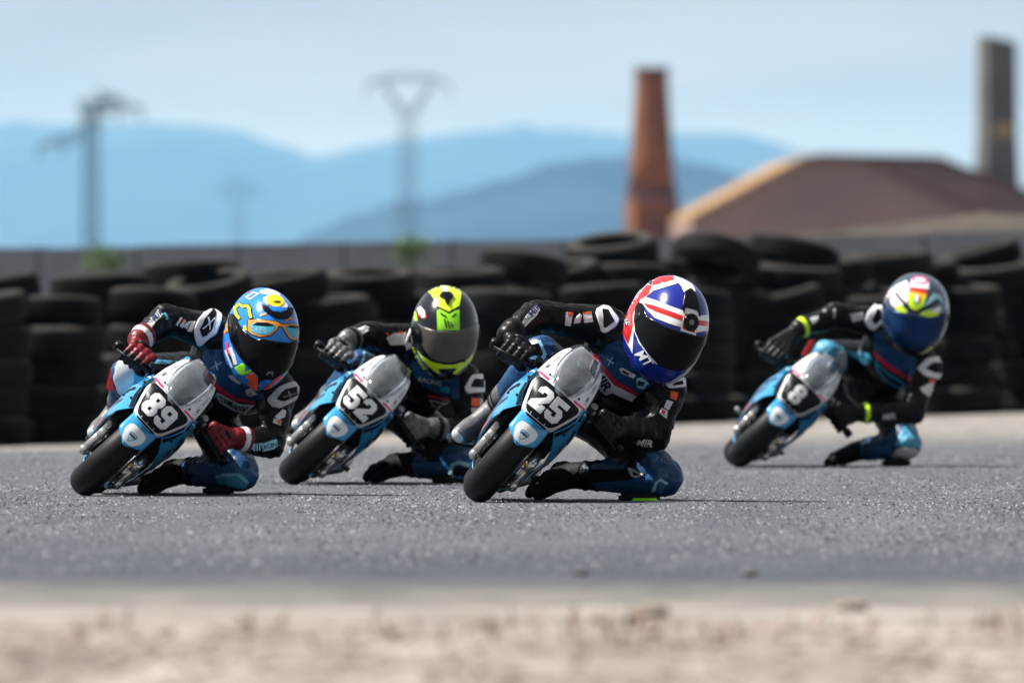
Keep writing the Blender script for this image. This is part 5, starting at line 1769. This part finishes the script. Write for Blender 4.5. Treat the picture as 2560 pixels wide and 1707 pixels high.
r.armour('C', [(998, 480), (1035, 385), (1058, 395), (1062, 505), (1022, 528)], [(1020, 470), (1042, 410), (1050, 480)], h=.010)
L("sleeve_panel", 'C', [(588, 422), (640, 388), (720, 356), (752, 368), (742, 392), (652, 442), (612, 444)], M_white_leather, .0016, **b5)
T('C', "RACING", (678, 400), 24, 26, M_navy, .0026, 'body', .01)
L("sleeve_patch", 'C', [(872, 440), (920, 410), (1012, 398), (1002, 490), (900, 492)], M_white_leather, .0018, **b5)
L("sleeve_patch", 'C', [(940, 405), (1010, 396), (1008, 406), (945, 416)], M_orange, .0028, **b5)
L("sleeve_patch", 'C', [(862, 402), (892, 410), (882, 428)], M_orange, .0028, **b5)
L("chest_panel", 'C', [(1055, 600), (1100, 620), (1150, 680), (1250, 722), (1395, 722), (1392, 885), (1280, 862), (1150, 792), (1075, 720)], M_blue_leather, .0014, **b5)
L("red_stripe", 'C', [(1165, 838), (1280, 864), (1398, 884), (1394, 902), (1270, 882), (1168, 856)], M_crimson, .0024, **b5)
L("grey_panel", 'C', [[(1175, 875), (1310, 905), (1405, 905), (1395, 960), (1330, 966), (1200, 925)], [(1190, 890), (1310, 918), (1322, 952), (1210, 915)]], M_grey_armour, .0024, **b5)
T('C', "RACING", (1185, 748), 34, -12, M_grey_armour, .0026, 'body', .02)
L("shield_patch", 'C', [(1252, 785), (1330, 790), (1322, 838), (1262, 820)], M_cyan, .0026, **b5)
r.armour('C', [(1428, 805), (1470, 708), (1542, 706), (1608, 760), (1598, 824), (1450, 840)], [(1466, 800), (1486, 740), (1540, 740), (1582, 772), (1570, 802)], h=.011)
L("sleeve_patch", 'C', [(1478, 868), (1532, 870), (1532, 932), (1478, 926)], M_orange, .0020, **b5)
L("sleeve_patch", 'C', [(1536, 870), (1588, 875), (1582, 922), (1536, 926)], M_grey_armour, .0020, **b5)
L("sleeve_patch", 'C', [(1478, 938), (1572, 945), (1566, 978), (1478, 972)], M_grey_armour, .0020, **b5)
T('C', "MIR", (1325, 1140), 46, -6, M_ice, .0026, 'body', .03, .1)
L("sleeve_panel", 'C', [(1384, 1142), (1498, 1150), (1492, 1198), (1388, 1184)], M_ice, .0022, **b5)
T('C', "RACING", (1440, 1170), 28, -4, M_navy, .0032, 'body', .01, .1)
L("knee_panel", 'C', [(645, 625), (700, 538), (835, 540), (862, 582), (700, 690), (640, 700)], M_blue_leather, .0014, **b5)
L("knee_trim", 'C', stroke2d([(715, 540), (708, 600), (690, 642), (650, 640)], 20), M_ice, .0024, on='body', step=4)
L("shin_panel", 'C', [(995, 1342), (1240, 1322), (1260, 1280), (1480, 1250), (1485, 1330), (1442, 1442), (1290, 1442), (1028, 1412)], M_shin_leather, .0014, **b5)
L("knee_trim", 'C', stroke2d([(1350, 1440), (1330, 1400), (1345, 1345), (1390, 1328), (1470, 1348)], 26), M_ice, .0026, on='body', step=4)
L("knee_inset", 'C', [(1352, 1420), (1350, 1385), (1380, 1350), (1465, 1368), (1450, 1430)], M_hblack, .0026, **b5)
r.slider(1128, 1199, .52, (.14, .10, .038), M_black_matt)

# ================================================================== #8
d, mw = place(1828, 44.5, 1168)
make_bike("8", mw, "light blue and white minibike wearing single number 8")
r = Rider(d, mw, "rider with neon cuffed gloves and a silver blue visored helmet", {
    'neck': (2255, 872, .42), 'pelvis': (2178, 955, .80), 'Rsh': (2196, 806, .45), 'Lsh': (2312, 918, .42),
    'Relbow': (2088, 788, .38), 'Rwrist': (1996, 822, .27), 'Lelbow': (2280, 1030, .34), 'Rhip': (2158, 905, .80), 'Lhip': (2206, 985, .80),
    'Rknee': (2066, 890, .52), 'Lknee': (2262, 1108, .52), 'Rankle': (1998, 985, .72), 'Lankle': (2150, 1125, .72), 'Rtoe': (1955, 1010, .60), 'Ltoe': (2112, 1147, .62)},
    {'C': (2.903, 1780, 660), 'H': (6.27, 2190, 670)}, M_glove, M_neon, M_boot)
r.helmet((2204, 683, 2372, 888), .27, 10, 4, 12, M_h_silver)
L, S_, T = r.lay, r.stroke, r.text
L("white_print", 'H', [(150, 480), (220, 350), (330, 270), (480, 195), (525, 290), (492, 560), (385, 590), (290, 612), (238, 560), (214, 440)], M_hwhite, .0014, **hw)
L("red_edge", 'H', [(205, 400), (222, 380), (232, 500), (215, 500)], M_hred, .0022, **hw)
S_("black_blade", 'H', [(308, 385), (395, 500), (505, 600)], 44, M_hblack, .0026)
S_("black_blade", 'H', [(975, 500), (850, 585), (715, 645)], 44, M_hblack, .0026)
S_("black_blade", 'H', [(495, 600), (560, 670), (640, 690), (720, 645)], 40, M_hblack, .0026)
L("white_print", 'H', [(555, 175), (825, 215), (832, 335), (540, 300)], M_hwhite, .0018, **hw)
L("pink_oval", 'H', ring2d(690, 198, 125, 56, 26, .12), M_pink, .0028, **hw)
L("pink_oval", 'H', ring2d(690, 198, 88, 32, 26, .12), M_hwhite, .0036, **hw)
L("red_print", 'H', [(538, 308), (802, 350), (794, 402), (530, 358)], M_hred, .0024, **hw)
L("orange_print", 'H', [(530, 358), (794, 402), (788, 440), (524, 392)], M_amber, .0024, **hw)
L("yellow_print", 'H', [(524, 392), (788, 440), (778, 480), (518, 430)], M_yellow, .0024, **hw)
L("lime_print", 'H', [(518, 430), (778, 480), (745, 580), (712, 655), (640, 668), (575, 650), (512, 590)], M_hneon, .0024, **hw)
L("green_third", 'H', [(575, 455), (612, 430), (612, 540), (572, 530)], M_green, .0034, **hw)
L("white_third", 'H', [(612, 428), (664, 428), (664, 540), (612, 540)], M_hwhite, .0034, **hw)
L("red_third", 'H', [(664, 430), (700, 460), (706, 530), (664, 540)], M_hred, .0034, **hw)
T('H', "AGV", (636, 552), 40, -4, M_navy, .0042, 'helmet', .02)
L("lime_print", 'H', [(285, 622), (392, 578), (492, 670), (482, 712), (380, 692)], M_hneon, .0022, **hw)
L("lime_print", 'H', [(678, 732), (722, 690), (852, 650), (902, 706), (900, 762), (800, 768)], M_hneon, .0022, **hw)
L("lime_print", 'H', [(900, 762), (902, 706), (1005, 630), (1010, 672), (960, 745)], M_hneon, .0020, **hw)
L("white_print", 'H', [(858, 660), (1000, 598), (1012, 640), (930, 712), (890, 702)], M_hwhite, .0024, **hw)
L("pale_print", 'H', [(740, 610), (900, 398), (1000, 418), (1062, 560), (962, 490), (840, 570)], M_ice, .0014, **hw)
r.visor('H', [(128, 610), (200, 622), (300, 672), (480, 722), (620, 748), (800, 778), (960, 762), (1080, 702), (1115, 640), (1102, 760), (1062, 900), (982, 1060), (862, 1160), (720, 1232), (560, 1266), (400, 1232), (250, 1122), (170, 982), (120, 800)], M_visor_blue)
L("chin_print", 'H', [(120, 870), (180, 1030), (260, 1152), (400, 1252), (560, 1288), (740, 1252), (900, 1160), (1010, 1050), (965, 1180), (822, 1292), (680, 1352), (480, 1372), (330, 1312), (200, 1200), (130, 1010)], M_hblack, .0014, **hw)
S_("lime_print", 'H', [(148, 1065), (200, 1180), (258, 1275)], 38, M_hneon, .0026)
S_("lime_print", 'H', [(688, 1362), (790, 1302), (872, 1240)], 42, M_hneon, .0026)
r.armour('C', [(1106, 422), (1130, 350), (1190, 303), (1232, 308), (1242, 422), (1182, 474), (1140, 462)], [(1150, 410), (1190, 340), (1225, 350), (1228, 410), (1180, 440)], h=.012)
L("sleeve_panel", 'C', [(645, 455), (720, 388), (772, 378), (765, 412), (692, 464)], M_white_leather, .0016, **b5)
for pts in ([(800, 340), (830, 325), (820, 355)], [(880, 330), (898, 326), (892, 390), (880, 392)], [(1000, 365), (1095, 350), (1105, 400), (1020, 420)]):
    L("sleeve_patch", 'C', pts, M_grey_armour, .0018, **b5)
L("chest_panel", 'C', [(1175, 500), (1240, 478), (1262, 560), (1322, 622), (1484, 682), (1484, 762), (1442, 825), (1300, 762), (1176, 632)], M_blue_leather, .0014, **b5)
L("red_stripe", 'C', [(1172, 622), (1282, 722), (1452, 830), (1442, 852), (1270, 762), (1172, 662)], M_crimson, .0024, **b5)
L("grey_panel", 'C', [[(1185, 700), (1280, 790), (1420, 870), (1370, 910), (1260, 850), (1190, 760)], [(1205, 735), (1285, 810), (1395, 872), (1365, 892), (1268, 838), (1208, 765)]], M_cyan, .0020, **b5)
r.armour('C', [(1492, 762), (1548, 690), (1620, 678), (1708, 720), (1702, 792), (1660, 834), (1550, 818)], [(1544, 762), (1590, 716), (1660, 722), (1682, 782), (1600, 792)], h=.012)
L("sleeve_patch", 'C', [(1572, 836), (1618, 830), (1612, 862), (1578, 862)], M_orange, .0030, **b5)
L("sleeve_patch", 'C', [(1508, 900), (1570, 868), (1662, 850), (1642, 892), (1572, 962), (1530, 932)], M_white_leather, .0020, **b5)
T('C', "MIR", (1285, 1105), 42, 4, M_grey_armour, .0026, 'body', .03, .1)
L("knee_panel", 'C', [(738, 560), (830, 553), (930, 588), (978, 640), (978, 762), (930, 802), (760, 702), (718, 652)], M_light_blue_leather, .0014, **b5)
L("knee_armour", 'C', [(905, 640), (960, 640), (970, 745), (925, 770), (900, 720)], M_grey_armour, .009, .012, on='body0', step=5, rnd=.2)
L("thigh_piping", 'C', [(975, 628), (1142, 648), (1162, 692), (1132, 742), (1000, 662)], M_light_blue_leather, .0016, **b5)
L("shin_panel", 'C', [(1035, 1342), (1300, 1310), (1312, 1402), (1100, 1422)], M_shin_leather, .0014, **b5)
L("knee_panel", 'C', [(1330, 1312), (1380, 1190), (1450, 1160), (1502, 1250), (1514, 1340), (1440, 1332)], M_light_blue_leather, .0014, **b5)
L("knee_armour", 'C', [(1306, 1382), (1360, 1328), (1482, 1338), (1504, 1400), (1442, 1446), (1330, 1424)], M_grey_armour, .009, .012, on='body0', step=5, rnd=.2)
r.slider(2240, 1157, .52, (.12, .10, .036), M_black_matt)
r.slider(2022, 872, .52, (.030, .06, .085), M_red, rot=30)
